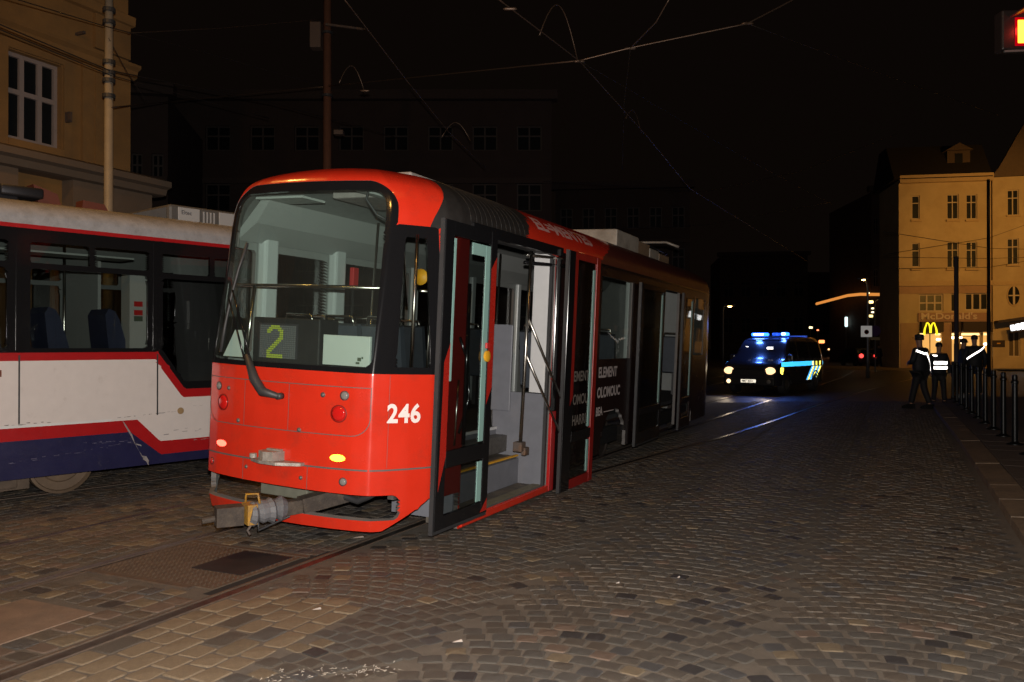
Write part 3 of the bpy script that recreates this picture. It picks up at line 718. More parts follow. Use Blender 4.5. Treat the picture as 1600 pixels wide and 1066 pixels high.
# ---- open doors: plug leaves standing off the side
def leaf(u0, u1, z0, z1, v, gl, mid, mats, strips, name='door_leaf', redz=None):
    d = .036; (g0, g1, gz0, gz1) = gl
    root = MB(); root.box((v, u0, z0), (v+d, g0, z1), .006)
    o = root.build(name, mats['stile'], tram, False, OFF)
    for (a, c_) in (((v, g1, z0), (v+d, u1, z1)),): x = MB(); x.box(a, c_, .006); x.build('stile', mats['stile2'], o, False, OFF)
    for (a, c_), m in ((((v+.002, g0, gz1), (v+d-.002, g1, z1)), mats['rail']), (((v+.002, g0, z0), (v+d-.002, g1, gz0)), mats['low']), (((v+.004, g0, mid[0]), (v+d+.002, g1, mid[1])), BLK)):
        x = MB(); x.box(a, c_, .004); x.build('rail', m, o, False, OFF)
    x = MB(); x.add([(v+d*.6, g0, gz0), (v+d*.6, g1, gz0), (v+d*.6, g1, gz1), (v+d*.6, g0, gz1)], [(0, 1, 2, 3)]); x.build('pane', mats.get('glass', DGL), o, False, OFF)
    for (a0, a1, b0, b1) in strips:
        x = MB(); x.box((v+d*.64, a0, b0), (v+d*.85, a1, b1)); x.build('glass_edge', TEAL, o, False, OFF)
    x = MB(); x.box((v-.012, u0-.012, z0-.004), (v+d*.7, u0-.001, z1+.004)); x.box((v-.012, u0-.012, z0-.03), (v+d*.7, u1+.006, z0-.002)); x.build('rubber_seal', RUB, o, False, OFF)
    return o
leaf1 = leaf(5.80, 6.745, .20, 2.74, 1.315, (5.945, 6.63, .31, 2.62), (.70, .84), dict(stile=BLK, stile2=BLK, rail=BLK, low=BLK),
     [(6.535, 6.62, .86, 2.60), (6.535, 6.62, .32, .68), (6.28, 6.53, 2.50, 2.60), (5.955, 5.99, 1.42, 2.6)])
# red flashes of the livery on the first leaf
def flash(pts, m=REDD, v=1.3525, par=leaf1):
    x = MB(); n = len(pts); x.add([(v, a, b_) for a, b_ in pts], [tuple(range(n))]); return x.build('livery_flash', m, par, False, OFF, fixn=False)
RL = mat('livery_red', (.42, .02, .012), .25, noise=.1)
flash([(5.83, .52), (5.94, .80), (5.94, 1.74), (5.85, 1.58)], RL)
flash([(6.635, 1.18), (6.74, 1.34), (6.74, 2.52), (6.635, 2.40)], RL)
flash([(6.60, .215), (6.735, .215), (6.735, .33)], RL)
leaf2 = leaf(8.60, 9.65, .05, 2.78, 1.305, (8.87, 9.52, .17, 2.70), (.60, .72), dict(stile=BLK, stile2=mat('leaf_falloff_red', (.30, .012, .010), .35, noise=.2), rail=mat('leaf_falloff_red', ()), low=mat('leaf_falloff_red', ())),  # this leaf's red is darkened, standing in for flash falloff along the side
     [(9.42, 9.49, .74, 2.62), (9.42, 9.49, .20, .58)])
flash([(8.775, 1.02), (8.868, 1.12), (8.868, 2.775), (8.775, 2.775)], MATS['leaf_falloff_red'], 1.3425, leaf2)
PL = mat('leaf_print', (.17, .15, .13), .5)
for tx_, z_ in (('EMENT', 1.30), ('OMOU', 1.03), ('HARRI', .79)):
    me = textmesh(tx_, .165, .004, 0); o = finish_mesh(me, 'leaf_lettering', PL, leaf2); o.rotation_euler = (R(90), 0, R(90)); o.location = (1.3305, 8.90 - UO, z_)
leaf(11.55, 12.86, .28, 2.62, 1.29, (11.68, 12.78, .45, 2.54), (.70, .80), dict(stile=BLK, stile2=BLK, rail=BLK, low=BLK, glass=glass('milky_glass', (.35, .42, .42), .08)), [(12.70, 12.77, .82, 2.5)])
leaf(14.16, 14.95, .28, 2.62, 1.29, (14.26, 14.86, .45, 2.54), (.70, .80), dict(stile=WRAP, stile2=WRAP, rail=WRAP, low=WRAP), [(14.78, 14.85, .82, 2.5)])
# door arms, hand poles and rails
def pole(pts, r=.017, m=STEEL, name='hand_pole', n=10): return tb(name, m, lambda b: b.tube([(p[1], p[0], p[2]) for p in pts], r, n), True)
pole([(7.12, 1.12, 2.68), (7.05, 1.12, 1.40), (7.35, 1.02, .93), (7.36, 1.0, .78)], .014)
pole([(7.93, 1.16, 2.70), (7.86, 1.16, .66)], .019)
tb('pole_bracket', RUST, lambda b: (b.box((1.10, 7.80, .60), (1.20, 7.92, .70), .01), b.box((1.17, 7.86, .56), (1.22, 7.97, .64), .01)))
pole([(8.45, .55, 2.72), (8.40, .55, 1.25), (8.38, .55, .78)], .013)
pole([(8.38, -.3, 2.72), (8.34, -.3, .78)], .014); pole([(7.1, -.2, 2.9), (7.0, -.2, 1.3), (7.05, -.2, .78)], .014)
pole([(7.90, 1.18, 1.98), (8.62, 1.30, 1.10)], .015, name='door_handrail'); pole([(7.88, 1.18, 1.60), (8.62, 1.30, .72)], .015, name='door_handrail')
pole([(7.95, 1.10, 2.66), (8.66, 1.29, 2.68)], .016, name='door_arm'); pole([(7.95, 1.08, 2.58), (8.66, 1.29, 2.60)], .02, BLK, 'door_arm')
pole([(6.35, 1.29, 2.25), (6.35, 1.29, .85)], .018, BLK, 'door_arm'); pole([(6.25, 1.27, 1.78), (6.42, 1.27, 1.55), (6.46, 1.27, 1.25), (6.30, 1.27, .95)], .012, BLK, 'door_handle')
pole([(6.20, 1.30, 1.42), (6.17, 1.30, .86)], .010, name='door_handrail')
tb('yellow_tag', YEL, lambda b: b.box((1.10, 7.02, 2.28), (1.13, 7.10, 2.47), .004))
tb('pole_grip', mat('grip_blue', (.08, .09, .14), .5), lambda b: b.tube([(1.12, 7.085, 2.02), (1.12, 7.07, 1.78)], .024, 10), True)
tb('door_button', YEL, lambda b: (b.lathe([(.05, 0), (.05, .02), (.03, .028)], (1.352, 6.60, 1.62), 'x', 20)), True, auto=40)
tb('emergency_handle', mat('red_plastic', (.5, .02, .02), .4), lambda b: b.box((1.352, 6.57, 1.69), (1.372, 6.64, 1.74), .004))
# ---- interior
tb('floor', FLOOR, lambda b: (b.box((-1.17, 6.25, .70), (.60, 16.6, .76)), b.box((.602, 8.44, .70), (1.17, 16.6, .76)), b.box((-.85, 5.65, .70), (.85, 6.248, .76))))
tb('floor_edge', ALU, lambda b: b.box((.595, 6.42, .735), (.62, 8.42, .765)))
tb('stair_riser', GRYP, lambda b: (b.box((.58, 6.42, .46), (.61, 8.41, .733)), b.box((.88, 6.42, .16), (.905, 8.41, .44))))
tb('stair_tread', STEP, lambda b: (b.box((.611, 6.42, .42), (.88, 8.41, .458)), b.box((.906, 6.42, .10), (1.078, 8.41, .158))))
tb('yellow_nosing', YEL, lambda b: b.box((.87, 6.45, .461), (.912, 8.38, .478), .004))
tb('stair_side_panel', GRYP, lambda b: b.box((.56, 8.40, .16), (1.19, 8.435, 1.17)))
tb('door_pillar', ALU, lambda b: b.box((1.00, 8.385, 1.18), (1.19, 8.435, 2.78), .006))
tb('door_pillar', RUB, lambda b: (b.box((1.192, 8.37, .17), (1.225, 8.435, 2.69)), b.box((1.05, 6.42, 2.71), (1.19, 8.40, 2.77))))
tb('stair_side_panel', GRYP, lambda b: b.box((.56, 6.385, .16), (1.19, 6.418, 1.17)))
tb('partition', GRYP, lambda b: (b.box((.50, 8.37, .95), (.78, 8.398, 1.92), .01)))
for u in (6.42, 7.56): tb('window_pillar', mat('pillar_pale', (.50, .54, .53), .3), lambda b: b.box((-1.19, u+.015, .8), (-1.07, u+.215, 2.76), .03))
for u in (9.31, 10.96, 12.61, 14.26): tb('window_pillar', MATS['pillar_pale'], lambda b: b.box((-1.19, u+.01, .8), (-1.12, u+.13, 2.72), .02))
for u in (9.75, 11.4): tb('window_pillar', MATS['pillar_pale'], lambda b: b.box((1.12, u, .8), (1.19, u+.25, 2.72), .02))
pole([(5.86, -.93, 2.17), (5.78, 0, 2.17), (5.86, .86, 2.17)], .017, name='rear_rail'); pole([(5.98, 1.02, 2.16), (6.36, 1.15, 2.16)], .015, name='rear_rail')
pole([(5.80, -.62, 2.17), (5.72, -.62, 1.50)], .017); pole([(5.90, -.70, 2.17), (5.80, -.70, 1.50)], .011)
pole([(5.88, 1.03, 2.62), (5.88, 1.02, 1.48)], .015)
pole([(6.5, .45, 3.1), (6.46, .42, 2.86), (6.8, .30, 2.66), (6.95, .28, 2.05)], .014)
pole([(6.4, .95, 2.6), (6.75, .8, 2.4), (6.85, .8, 1.9)], .012)
pole([(6.0, .45, 3.08), (6.0, .42, 2.95), (6.02, .52, 2.82), (6.1, .62, 2.76)], .012, RUB, 'cable')
tb('ceiling_panel', mat('ceiling_panel', (.42, .45, .43), .45), lambda b: (b.box((.28, 6.0, 3.03), (.36, 7.9, 3.05)), b.box((-.85, 6.02, 2.99), (-.30, 6.35, 3.01))))
tb('ceiling_duct', mat('ceiling_panel2', (.33, .35, .34), .5), lambda b: (b.prism([(-1.13, 2.70), (-1.13, 2.62), (-.90, 2.78), (-.75, 2.99), (-.86, 2.99)], 'y', 6.1, 16.5), b.prism([(1.13, 2.74), (.75, 2.99), (.86, 2.99)], 'y', 6.5, 16.5)))
def seat(u, v, face=1):
    o = tb('seat', SEAT, lambda b: (b.box((v-.2, u, 1.18), (v+.2, u+.40*face, 1.24), .02),
        b.prism([(u-.02*face, 1.22), (u+.06*face, 1.22), (u-.06*face, 1.86), (u-.12*face, 1.84)][::face], 'x', v-.2, v+.2)))
    b = MB(); b.tube([(v-.16, u-.09*face, 1.82), (v-.14, u-.11*face, 1.92), (v+.14, u-.11*face, 1.92), (v+.16, u-.09*face, 1.82)], .014, 8); b.build('grab_loop', STEEL, o, True, OFF)
    b = MB(); b.box((v-.03, u+.12*face, .76), (v+.03, u+.2*face, 1.18)); b.build('seat_leg', RUB, o, False, OFF)
seat(6.15, -.30); seat(6.15, .15); seat(6.15, .60)
for u in (7.2, 8.0, 8.9, 9.7, 10.5): seat(u, -.85); 
for u in (8.95, 9.7, 10.5, 11.3, 15.4): seat(u, .85)
# number display, white board, paper in the rear window
disp = tb('line_display', BLKM, lambda b: b.box((-.435, 5.60, 1.495), (.285, 5.86, 1.885), .012))
b = MB(); b.box((-.36, 5.592, 1.535), (.06, 5.599, 1.835)); b.build('screen', mat('screen_dark', (.035, .035, .04), .3), disp, False, OFF)
G2 = ["..XXXXX..", ".XXXXXXX.", "XXX...XXX", "XX.....XX", ".......XX", ".......XX", "......XXX", ".....XXX.", "....XXX..", "...XXX...", "..XXX....", ".XXX.....", "XXX......", "XX.......", "XXXXXXXXX", "XXXXXXXXX"]
bl, bd = MB(), MB()
for i in range(16):
    for j in range(20):
        x0 = -.345 + j*.0195; z0 = 1.818 - i*.0178
        on = 4 <= j < 13 and G2[i][j-4] == 'X'
        (bl if on else bd).box((x0, 5.588, z0-.0145), (x0+.0155, 5.5915, z0))
bl.build('lit_segment', mat('display_lime', (.30, .36, .05), .5, emit=(.42, .50, .05), es=.12), disp, False, OFF, kind='stuff', fixn=False)
bd.build('unlit_segment', mat('display_dot', (.12, .125, .13), .35), disp, False, OFF, kind='stuff', fixn=False)
tb('notice_board', mat('board_pale', (.50, .56, .53), .5, noise=.04), lambda b: b.box((.325, 5.60, 1.51), (.795, 5.63, 1.76), .004))
tb('board_sticker', mat('sticker', (.08, .10, .07), .5), lambda b: (b.box((.68, 5.596, 1.555), (.715, 5.599, 1.585)), b.box((.665, 5.596, 1.53), (.70, 5.599, 1.548)), b.box((.72, 5.596, 1.575), (.735, 5.599, 1.592))))
tb('notice_board', MATS['board_pale'], lambda b: b.prism([(-.83, 1.52), (-.60, 1.52), (-.60, 1.76), (-.70, 1.76)], 'y', 5.66, 5.67))
tb('rear_shelf', mat('shelf_dark', (.05, .05, .052), .6), lambda b: b.box((-.80, 5.62, 1.40), (.80, 5.90, 1.46)))
tb('warning_sticker', YEL, lambda b: b.lathe([(.07, 0), (.07, .01)], (.99, 6.02, 2.28), 'y', 16), True)
tb('hammer_box', MATS['red_plastic'], lambda b: b.box((-1.05, 7.80, 2.25), (-.99, 7.90, 2.50), .01))
# wiper
def onp(s_, z_, h): return onshell(s_, z_) @ Vector((0, 0, h))
wp = tb('wiper', RUB, lambda b: (b.tube([onp(.06, 1.235, .02), onp(.06, 1.235, .075)], .028, 12), b.tube([onp(.06, 1.235, .06), onp(-.10, 1.26, .07), onp(-.19, 1.36, .075), onp(-.30, 1.545, .07)], [.024, .042, .042, .026], 8)), True)
b = MB(); b.tube([onp(-.27, 1.55, .075), onp(-.63, 2.10, .05)], .009, 8); b.tube([onp(-.33, 1.53, .075), onp(-.66, 2.02, .05)], .008, 8); b.build('wiper_arm', BLK, wp, True, OFF)
b = MB(); pts = [(-.56, 2.53), (-.63, 2.30), (-.675, 2.06), (-.70, 1.80), (-.705, 1.56)]
b.tube([onp(a, c_, .022) for a, c_ in pts], .013, 6); b.build('wiper_blade', RUB, wp, True, OFF)
# coupler folded out of the bumper slot
tb('coupler_lug', SILV, lambda b: (b.prism([(-.17, 5.46), (-.19, 5.36), (-.05, 5.30), (.12, 5.30), (.30, 5.40), (.30, 5.46)], 'z', .675, .70), b.prism([(-.10, 5.46), (-.10, 5.35), (-.02, 5.31), (.07, 5.33), (.10, 5.46)], 'z', .70, .775),
    b.tube([(-.13, 5.32, .715), (-.13, 5.32, .75)], .03, 10), b.box((-.06, 5.40, .775), (.08, 5.45, .79))), False)
def cp(x, y, uu): u, v, z = tramhit(x, y, 0, uu); return Vector((v, u, z))
h0, h1, h2, h3 = cp(560, 765, 5.95), cp(470, 790, 5.5), cp(395, 802, 5.15), cp(352, 806, 4.98)
cpl = tb('tow_bar', mat('tow_bar_dirt', (.10, .078, .06), .75, .2, noise=.5, nscale=16, grime=(.045, .035, .03), gscale=7, gth=(.42, .62), bump=.6), lambda b: (b.bar(h0, h1, .13, .13), b.bar(h1, h2, .10, .11), b.bar(h1+Vector((0,0,.03)), h2+Vector((0,0,.035)), .05, .05)))
b = MB(); rngs = []
for i in range(9):
    t_ = i/8; p = h1.lerp(h2, .35+.75*t_) + Vector((random.uniform(-.006,.006), 0, random.uniform(-.006,.006))); rngs.append((p, .082 + .020*(i % 2) + random.uniform(-.01, .01)))
b.tube([p for p, _ in rngs], [r for _, r in rngs], 14); b.build('bellows_wrap', mat('grey_tarpaulin', (.14, .14, .15), .6, noise=.3, bump=.7, bscale=20), cpl, False, OFF)
b = MB(); b.bar(h2 + Vector((-.0, .02, 0)), h2.lerp(h3, .30), .15, .16); b.build('yellow_collar', mat('yellow_dirty', (.48, .25, .03), .6, noise=.35, nscale=20, grime=(.12, .09, .06), gscale=12), cpl, False, OFF)
b = MB(); b.bar(h2.lerp(h3, .38), h3 + (h3-h2)*.35, .14, .15); b.tube([h3 + (h3-h2)*.3 + Vector((-.02, 0, -.02)), h3 + (h3-h2)*.75 + Vector((-.02, 0, -.03))], .025, 10); b.build('coupler_head', MATS['tow_bar_dirt'], cpl, False, OFF)
b = MB(); q = h2 + Vector((-.02, 0, .09)); b.tube([q + Vector((-.06, 0, -.02)), q + Vector((-.055, 0, .055)), q + Vector((.05, .02, .065)), q + Vector((.07, .02, -.01))], .010, 8); b.build('yellow_handle', MATS['yellow_dirty'], cpl, True, OFF)
b = MB(); b.tube([h2 + Vector((0, 0, -.08)), h2 + Vector((-.03, -.02, -.14)), h2 + Vector((.0, -.02, -.17))], .012, 6); b.build('hook', RUST, cpl, True, OFF)
b = MB(); b.tube([h2+Vector((.06, 0, -.05)), h2+Vector((.06, 0, -.13)), h1+Vector((-.1, 0, -.10)), h1+Vector((0, 0, -.03))], .011, 6); b.build('hose', RUB, cpl, True, OFF)
# running gear seen through the slot
tb('underframe', DSTEEL, lambda b: (b.box((-.62, 6.0, .40), (-.05, 6.5, .62), .01), b.box((-1.0, 6.1, .33), (-.8, 6.5, .62)), b.box((-.75, 5.9, .38), (-.70, 5.96, .62)), b.box((-.75, 5.95, .50), (.75, 9.0, .68)), b.box((.86, 5.85, .40), (.92, 5.92, .52)),
   b.tube([(.1, 6.2, .40), (.75, 6.3, .42)], .05, 8)))
tb('equipment_box', mat('box_olive', (.17, .17, .13), .6, noise=.3), lambda b: (b.box((-.42, 5.75, .31), (.10, 6.1, .60), .01), b.box((.20, 5.95, .36), (.48, 6.2, .48), .01)))
tb('cable_bundle', RUB, lambda b: (b.tube([(.35, 5.8, .47), (.45, 5.8, .38), (.6, 5.8, .36), (.7, 5.8, .41), (.78, 5.8, .46)], .03, 8), b.tube([(.4, 5.9, .46), (.55, 5.9, .33), (.8, 5.9, .47)], .02, 8)), True)
def bogie(u):
    for du in (-.9, .9):
        o = tb('wheel', mat('wheel_dark', (.045, .035, .03), .6, .3, noise=.3), lambda b: [b.lathe([(.33, -.05), (.33, .03), (.30, .035), (.28, .015), (.12, .02), (.11, .06), (.001, .06)] , (sx*.74, u+du, .33), 'x', 28) for sx in (-1, 1)], True, auto=35)
    tb('bogie_frame', BLKM, lambda b: (b.box((-.95, u-1.1, .28), (-.86, u+1.1, .52), .02), b.box((.86, u-1.1, .28), (.95, u+1.1, .52), .02), b.box((-.86, u-.2, .3), (.86, u+.2, .5))))
bogie(10.75 - .9 + .9); bogie(15.2)
# roof boxes and pantograph
def roofbox(u0, u1, v0, v1, z1, m, name='roof_unit'):
    return tb(name, m, lambda b: b.box((v0, u0, 3.05), (v1, u1, z1), .02))
RB = mat('roof_box', (.42, .39, .34), .5, noise=.2, grime=(.2, .17, .14), gscale=3)
ac = roofbox(11.95, 13.1, -.75, .78, 3.45, RB, 'roof_air_conditioner'); b = MB(); b.box((-.10, 11.94, 3.2), (-.07, 11.945, 3.45)); b.build('seam_strip', YEL, ac, False, OFF)
roofbox(13.2, 13.9, -.6, .74, 3.42, mat('roof_box_brown', (.30, .21, .14), .5, noise=.3)); roofbox(14.0, 14.6, -.6, .72, 3.38, RB); roofbox(14.7, 15.4, -.6, .70, 3.36, MATS['roof_box_brown'])
rb0 = roofbox(6.45, 7.25, -.30, .58, 3.275, mat('roof_hatch', (.36, .33, .31), .5, noise=.3), 'roof_hatch')
pg = tb('pantograph', mat('pantograph_dark', (.03, .03, .035), .5, .6), lambda b: (b.tube([(-.3, 15.6, 3.3), (-.3, 16.7, 3.55)], .025, 8), b.tube([(.3, 15.6, 3.3), (.3, 16.7, 3.55)], .025, 8), b.tube([(-.3, 16.7, 3.55), (-.1, 15.7, 3.66)], .02, 8), b.tube([(.3, 16.7, 3.55), (.1, 15.7, 3.66)], .02, 8)), True)
b = MB(); b.tube([(-.8, 15.7, 3.58), (-.55, 15.7, 3.67), (.55, 15.7, 3.67), (.8, 15.7, 3.58)], .025, 8); b.build('contact_strip', SILV, pg, True, OFF)
def roof_ribs():
    for k in range(12):
        b = MB(); b.tube([onp(s_of_u(6.32 + k*.115), t_, -.001) for t_ in np.linspace(2.80, 3.9, 14)], .005, 5); b.build('roof_rib', ROOFB, tram, True, OFF)
roof_ribs()
# ------------------------------------------------------------------ the white tram on the left-hand track
lt = thing('white_tram', 'white, red and blue tram with scraped skirt, standing left of the red tram', 'tram', O2 + R2*-1.25, (0, 0, -T40))
LA, LU, LV = base_contour(19.44); LZT = 2.93
def ltz(t):
    ph = np.clip((t-LZT)/1.25, 0, 1)*math.pi/2; e = 2/2.6; return np.where(t < LZT, t, LZT + .34*np.sin(ph)**e), np.where(t < LZT, 1., np.maximum(np.cos(ph), 0)**e)
def lpos(s, t):
    a = np.abs(np.asarray(s, float)); u = np.interp(a, LA, LU) - 12.44; v = np.interp(a, LA, LV)*1.25/1.24; z, w_ = ltz(np.asarray(t, float))
    l = np.maximum(z-1.4, 0)*.15; u = u + l*np.clip((-5-u)/2, 0, 1) - l*np.clip((u-5)/2, 0, 1); return np.sign(s)*v*w_, u, z
lw = [(-4.6, -3.3), (-3.1, -1.8), (-1.6, -.3), (.45, 1.72), (1.92, 3.15), (3.37, 4.62)]
LR = []
for a, b_ in lw:
    LR += [('win', lambda x, u, z, s, t, a=a, b_=b_: bx(u, z, a, b_, 1.62, 2.455, .04)), ('win', lambda x, u, z, s, t, a=a, b_=b_: bx(u, z, a, (a+b_)/2-.03, 2.515, 2.735, .02)), ('win', lambda x, u, z, s, t, a=a, b_=b_: bx(u, z, (a+b_)/2+.03, b_, 2.515, 2.735, .02))]
LR += [('cab', lambda x, u, z, s, t: np.maximum(bx(u, z, 4.80, 6.25, 1.22, 2.44, .03), 5.12-.72*(z-1.22)-u - .05)), ('win', lambda x, u, z, s, t: bx(u, z, 4.80, 5.40, 2.50, 2.73, .02)), ('win', lambda x, u, z, s, t: bx(u, z, 5.46, 6.2, 2.50, 2.73, .02)),
       ('under', lambda x, u, z, s, t: z - .27),
       ('black', lambda x, u, z, s, t: np.minimum(bx(u, z, -6.2, 4.74, 1.575, 2.87), np.maximum(np.maximum(4.74-.01-u, z-2.87), np.maximum(1.575 - (u-4.74)*1.32, 1.13)-z))),
       ('red', lambda x, u, z, s, t: np.minimum(bx(u, z, -9, 4.74, 1.49, 1.58), np.maximum(np.maximum(4.74-.01-u, z-2.0), np.maximum(1.49 - (u-4.70)*1.32, 1.03)-z))),
       ('red', lambda x, u, z, s, t: np.abs(z-2.893) - .020),
       ('roof', lambda x, u, z, s, t: 2.91-z),
       ('rail', lambda x, u, z, s, t: np.maximum(np.abs(z-.812)-.013, u-4.2)),
       ('blue', lambda x, u, z, s, t: z - np.interp(u, [4.42, 4.78], [.665, .375])),
       ('red', lambda x, u, z, s, t: z - np.interp(u, [4.50, 4.77], [.80, .53])) ]
Ll = 2*float(LA[len(LA)//2])
def LS(y): 
    u = y + 12.44; return float(np.interp(u, LU[:len(LU)//2+2], LA[:len(LA)//2+2])) if u < 12.4 else Ll/2 + y
sidel = list(np.linspace(0, LS(-6), 14, endpoint=False)) + list(np.arange(LS(-6), LS(1.0), .12)) + list(np.arange(LS(1.0), LS(5.95), .035)) + list(np.linspace(LS(5.97), Ll, 26))
tll = lines((.24, .9, 26), (.9, 1.66, 30), (1.66, 2.4, 12), (2.4, 2.93, 22), (2.93, 3.6, 12), (3.6, LZT+1.22, 6)) + [LZT+1.22, LZT+1.25]
LSH = Shell([-q for q in sidel[::-3]] + sidel[1:] if sidel[0] == 0 and False else sorted(set([-q for q in sidel] + sidel)), sorted(set(tll)), lpos, LR)
LSH.part(['body', 'black', 'red', 'roof', 'rail', 'blue'], 'body_shell', [WHT, BLK, REDT, ROOFW, ALU, BLUE], lt, .04, inner=mat('tram_lining2', (.20, .21, .205), .5, noise=.1), rim=BLK, labmat=dict(black=1, red=2, roof=3, rail=4, blue=5))
DG2 = glass('bus_glass', (.55, .60, .58)); LSH.pieces(['win'], 'side_window', [DG2], lt, offn=-.008); LSH.pieces(['cab'], 'cab_window', [glass('cab_glass', (.30, .31, .31))], lt, offn=-.008)
def lb(name, m, fn, smooth=False, parent=None, **k):
    b = MB(); fn(b); return b.build(name, m, parent or lt, smooth, **k)
for y in (3.265, 4.735): lb('panel_joint', RUB, lambda b: b.box((1.2505, y-.008, .84), (1.2545, y+.008, 1.55)))
for y in (1.82, 3.26, 4.71): lb('window_post', BLK, lambda b: b.box((1.2505, y-.03, 1.6), (1.256, y+.03, 2.84), .002))
lb('side_marker', mat('marker_brown', (.16, .05, .03), .3), lambda b: b.box((1.2505, 2.75, 1.33), (1.262, 3.10, 1.40), .003))
lb('lamp_socket', mat('socket_tan', (.3, .2, .1), .5), lambda b: b.lathe([(.04, 0), (.04, .006), (.02, .008)], (1.2505, 5.02, .87), 'x', 14))
SCR = mat('scrape_pale', (.30, .27, .27), .7, noise=.4, nscale=30); SCB = mat('scrape_dark', (.12, .10, .09), .7)
def scrape(pts, w_, m):
    b = MB(); vs = []; fs = []
    for i, (y, z) in enumerate(pts):
        h = w_*random.uniform(.3, 1.1); vs += [(1.2535, y, z-h/2), (1.2535, y+random.uniform(-.01, .01), z+h/2)]
    for i in range(len(pts)-1): fs.append((2*i, 2*i+1, 2*i+3, 2*i+2))
    b.add(vs, fs); b.build('scrape', m, lt, fixn=False)
def wob(a, b_, n, j): return [(a[0]+(b_[0]-a[0])*i/n, a[1]+(b_[1]-a[1])*i/n + random.uniform(-j, j)) for i in range(n+1)]
def scuffs(y0, z0, y1, z1, n, w_, m, j=.012):
    """a run of short broken scuff marks"""
    for k in range(n):
        t_ = (k + random.random())/n; y, z = y0+(y1-y0)*t_, z0+(z1-z0)*t_ + random.uniform(-j, j); l = (y1-y0)/n*random.uniform(.3, .9); dz = (z1-z0)/n*.6
        scrape([(y, z), (y+l*.5, z+dz*.5+random.uniform(-.002, .002)), (y+l, z+dz)], w_*random.uniform(.4, 1.2), m)
SCF = mat('scuff_faint', (.075, .07, .12), .6)
scrape([(4.33, .80), (4.38, .71), (4.43, .62), (4.47, .53), (4.52, .44), (4.57, .35)], .026, SCR); scrape([(4.565, .36), (4.60, .34), (4.63, .29)], .075, SCR); scrape([(4.49, .52), (4.55, .50)], .02, SCR)
scuffs(3.1, .44, 4.25, .52, 16, .008, SCF); scuffs(3.9, .60, 4.4, .57, 7, .010, SCF, .02); scuffs(4.05, .55, 4.42, .53, 5, .012, SCF, .02)
scuffs(3.1, .838, 3.55, .84, 8, .010, SCB, .008); scuffs(4.2, .832, 4.95, .868, 10, .008, SCB, .004); scuffs(4.8, .62, 5.3, .65, 6, .010, SCR, .03); scuffs(5.1, .50, 5.6, .515, 5, .006, SCR, .004); scuffs(5.15, .92, 5.7, .93, 5, .003, SCB, .002)
for y in (-4.7, -2.9, 2.04, 3.84):
    o = lb('wheel', mat('wheel_brown', (.155, .105, .068), .6, .2, noise=.3, nscale=8, grime=(.22, .15, .09), gscale=4), lambda b: (b.lathe([(.35, -.06), (.355, .05), (.325, .06), (.315, .035), (.23, .03), (.215, .045), (.10, .045), (.09, .09), (.001, .09)], (.80, y, .355), 'x', 36), b.lathe([(.35, -.06), (.35, .06), (.001, .06)], (-.80, y, .355), 'x', 24)), True, auto=30)
for y in (-3.8, 2.94): lb('bogie_frame', mat('bogie_dirt', (.12, .085, .06), .8, noise=.4, bump=.4), lambda b: (b.box((.93, y-1.3, .12), (1.0, y+.52, .30), .01), b.box((.80, y-.4, .14), (1.02, y+.4, .34), .02), b.box((.6, y-.3, .10), (.9, y+.3, .2))))
# interior
lb('floor', FLOOR, lambda b: b.box((-1.18, -6.2, .84), (1.18, 6.0, .90)))
lb('cab_partition', mat('partition_white', (.42, .43, .42), .5), lambda b: (b.box((-1.18, 4.68, .9), (-.2, 4.72, 2.8)), b.box((.70, 4.68, .9), (1.12, 4.72, 1.5)), b.box((.95, 4.45, 1.55), (1.16, 4.66, 2.46))))
for z, m in ((2.10, 'red_plastic'), (2.0, 'red_plastic'), (1.93, 'sticker')): lb('door_sticker', MATS[m], lambda b: b.box((1.161, 4.50, z), (1.165, 4.60, z+.06)))
for i, y in enumerate((3.98, 4.62, 2.3, 3.05, .8, 1.5, -1.2, -2.4)):
    o = lb('seat', SEATB, lambda b: (b.box((.66, y-.25, 1.28), (1.08, y+.15, 1.34), .02), b.prism([(y-.32, 1.3), (y-.10, 1.3), (y-.14, 1.6), (y-.24, 1.95), (y-.29, 2.04), (y-.36, 2.07), (y-.40, 2.0), (y-.37, 1.7)], 'x', .60, 1.06), b.box((-1.08, y-.25, 1.28), (-.66, y+.15, 1.34), .02), b.prism([(y-.28, 1.3), (y-.20, 1.3), (y-.30, 1.92), (y-.36, 1.92)], 'x', -1.08, -.66)))
    lb('grab_loop', STEEL, lambda b: b.tube([(.70, y-.33, 1.9), (.72, y-.35, 1.98), (1.02, y-.35, 1.98), (1.04, y-.33, 1.9)], .012, 8), True, o)
for y in (3.45, 3.98, 2.0, .3): lb('hand_pole', STEEL, lambda b: b.tube([(.55, y, .9), (.55, y, 2.9)], .017, 8), True)
lb('ceiling_panel', MATS['ceiling_panel'], lambda b: (b.box((.6, -5.5, 2.66), (.95, 4.6, 2.68)), b.box((-.95, -5.5, 2.66), (-.6, 4.6, 2.68)), b.box((-.25, -5.5, 2.93), (.25, 4.6, 2.95))))
lb('wall_panel', MATS['partition_white'], lambda b: (b.box((-1.19, 3.2, 1.5), (-1.10, 3.5, 2.7)), b.box((-1.19, 1.74, 1.5), (-1.10, 1.95, 2.7))))
lb('validator', mat('cream_plastic', (.45, .40, .22), .5), lambda b: (b.box((.30, 3.86, 1.65), (.36, 3.98, 2.05), .01)))
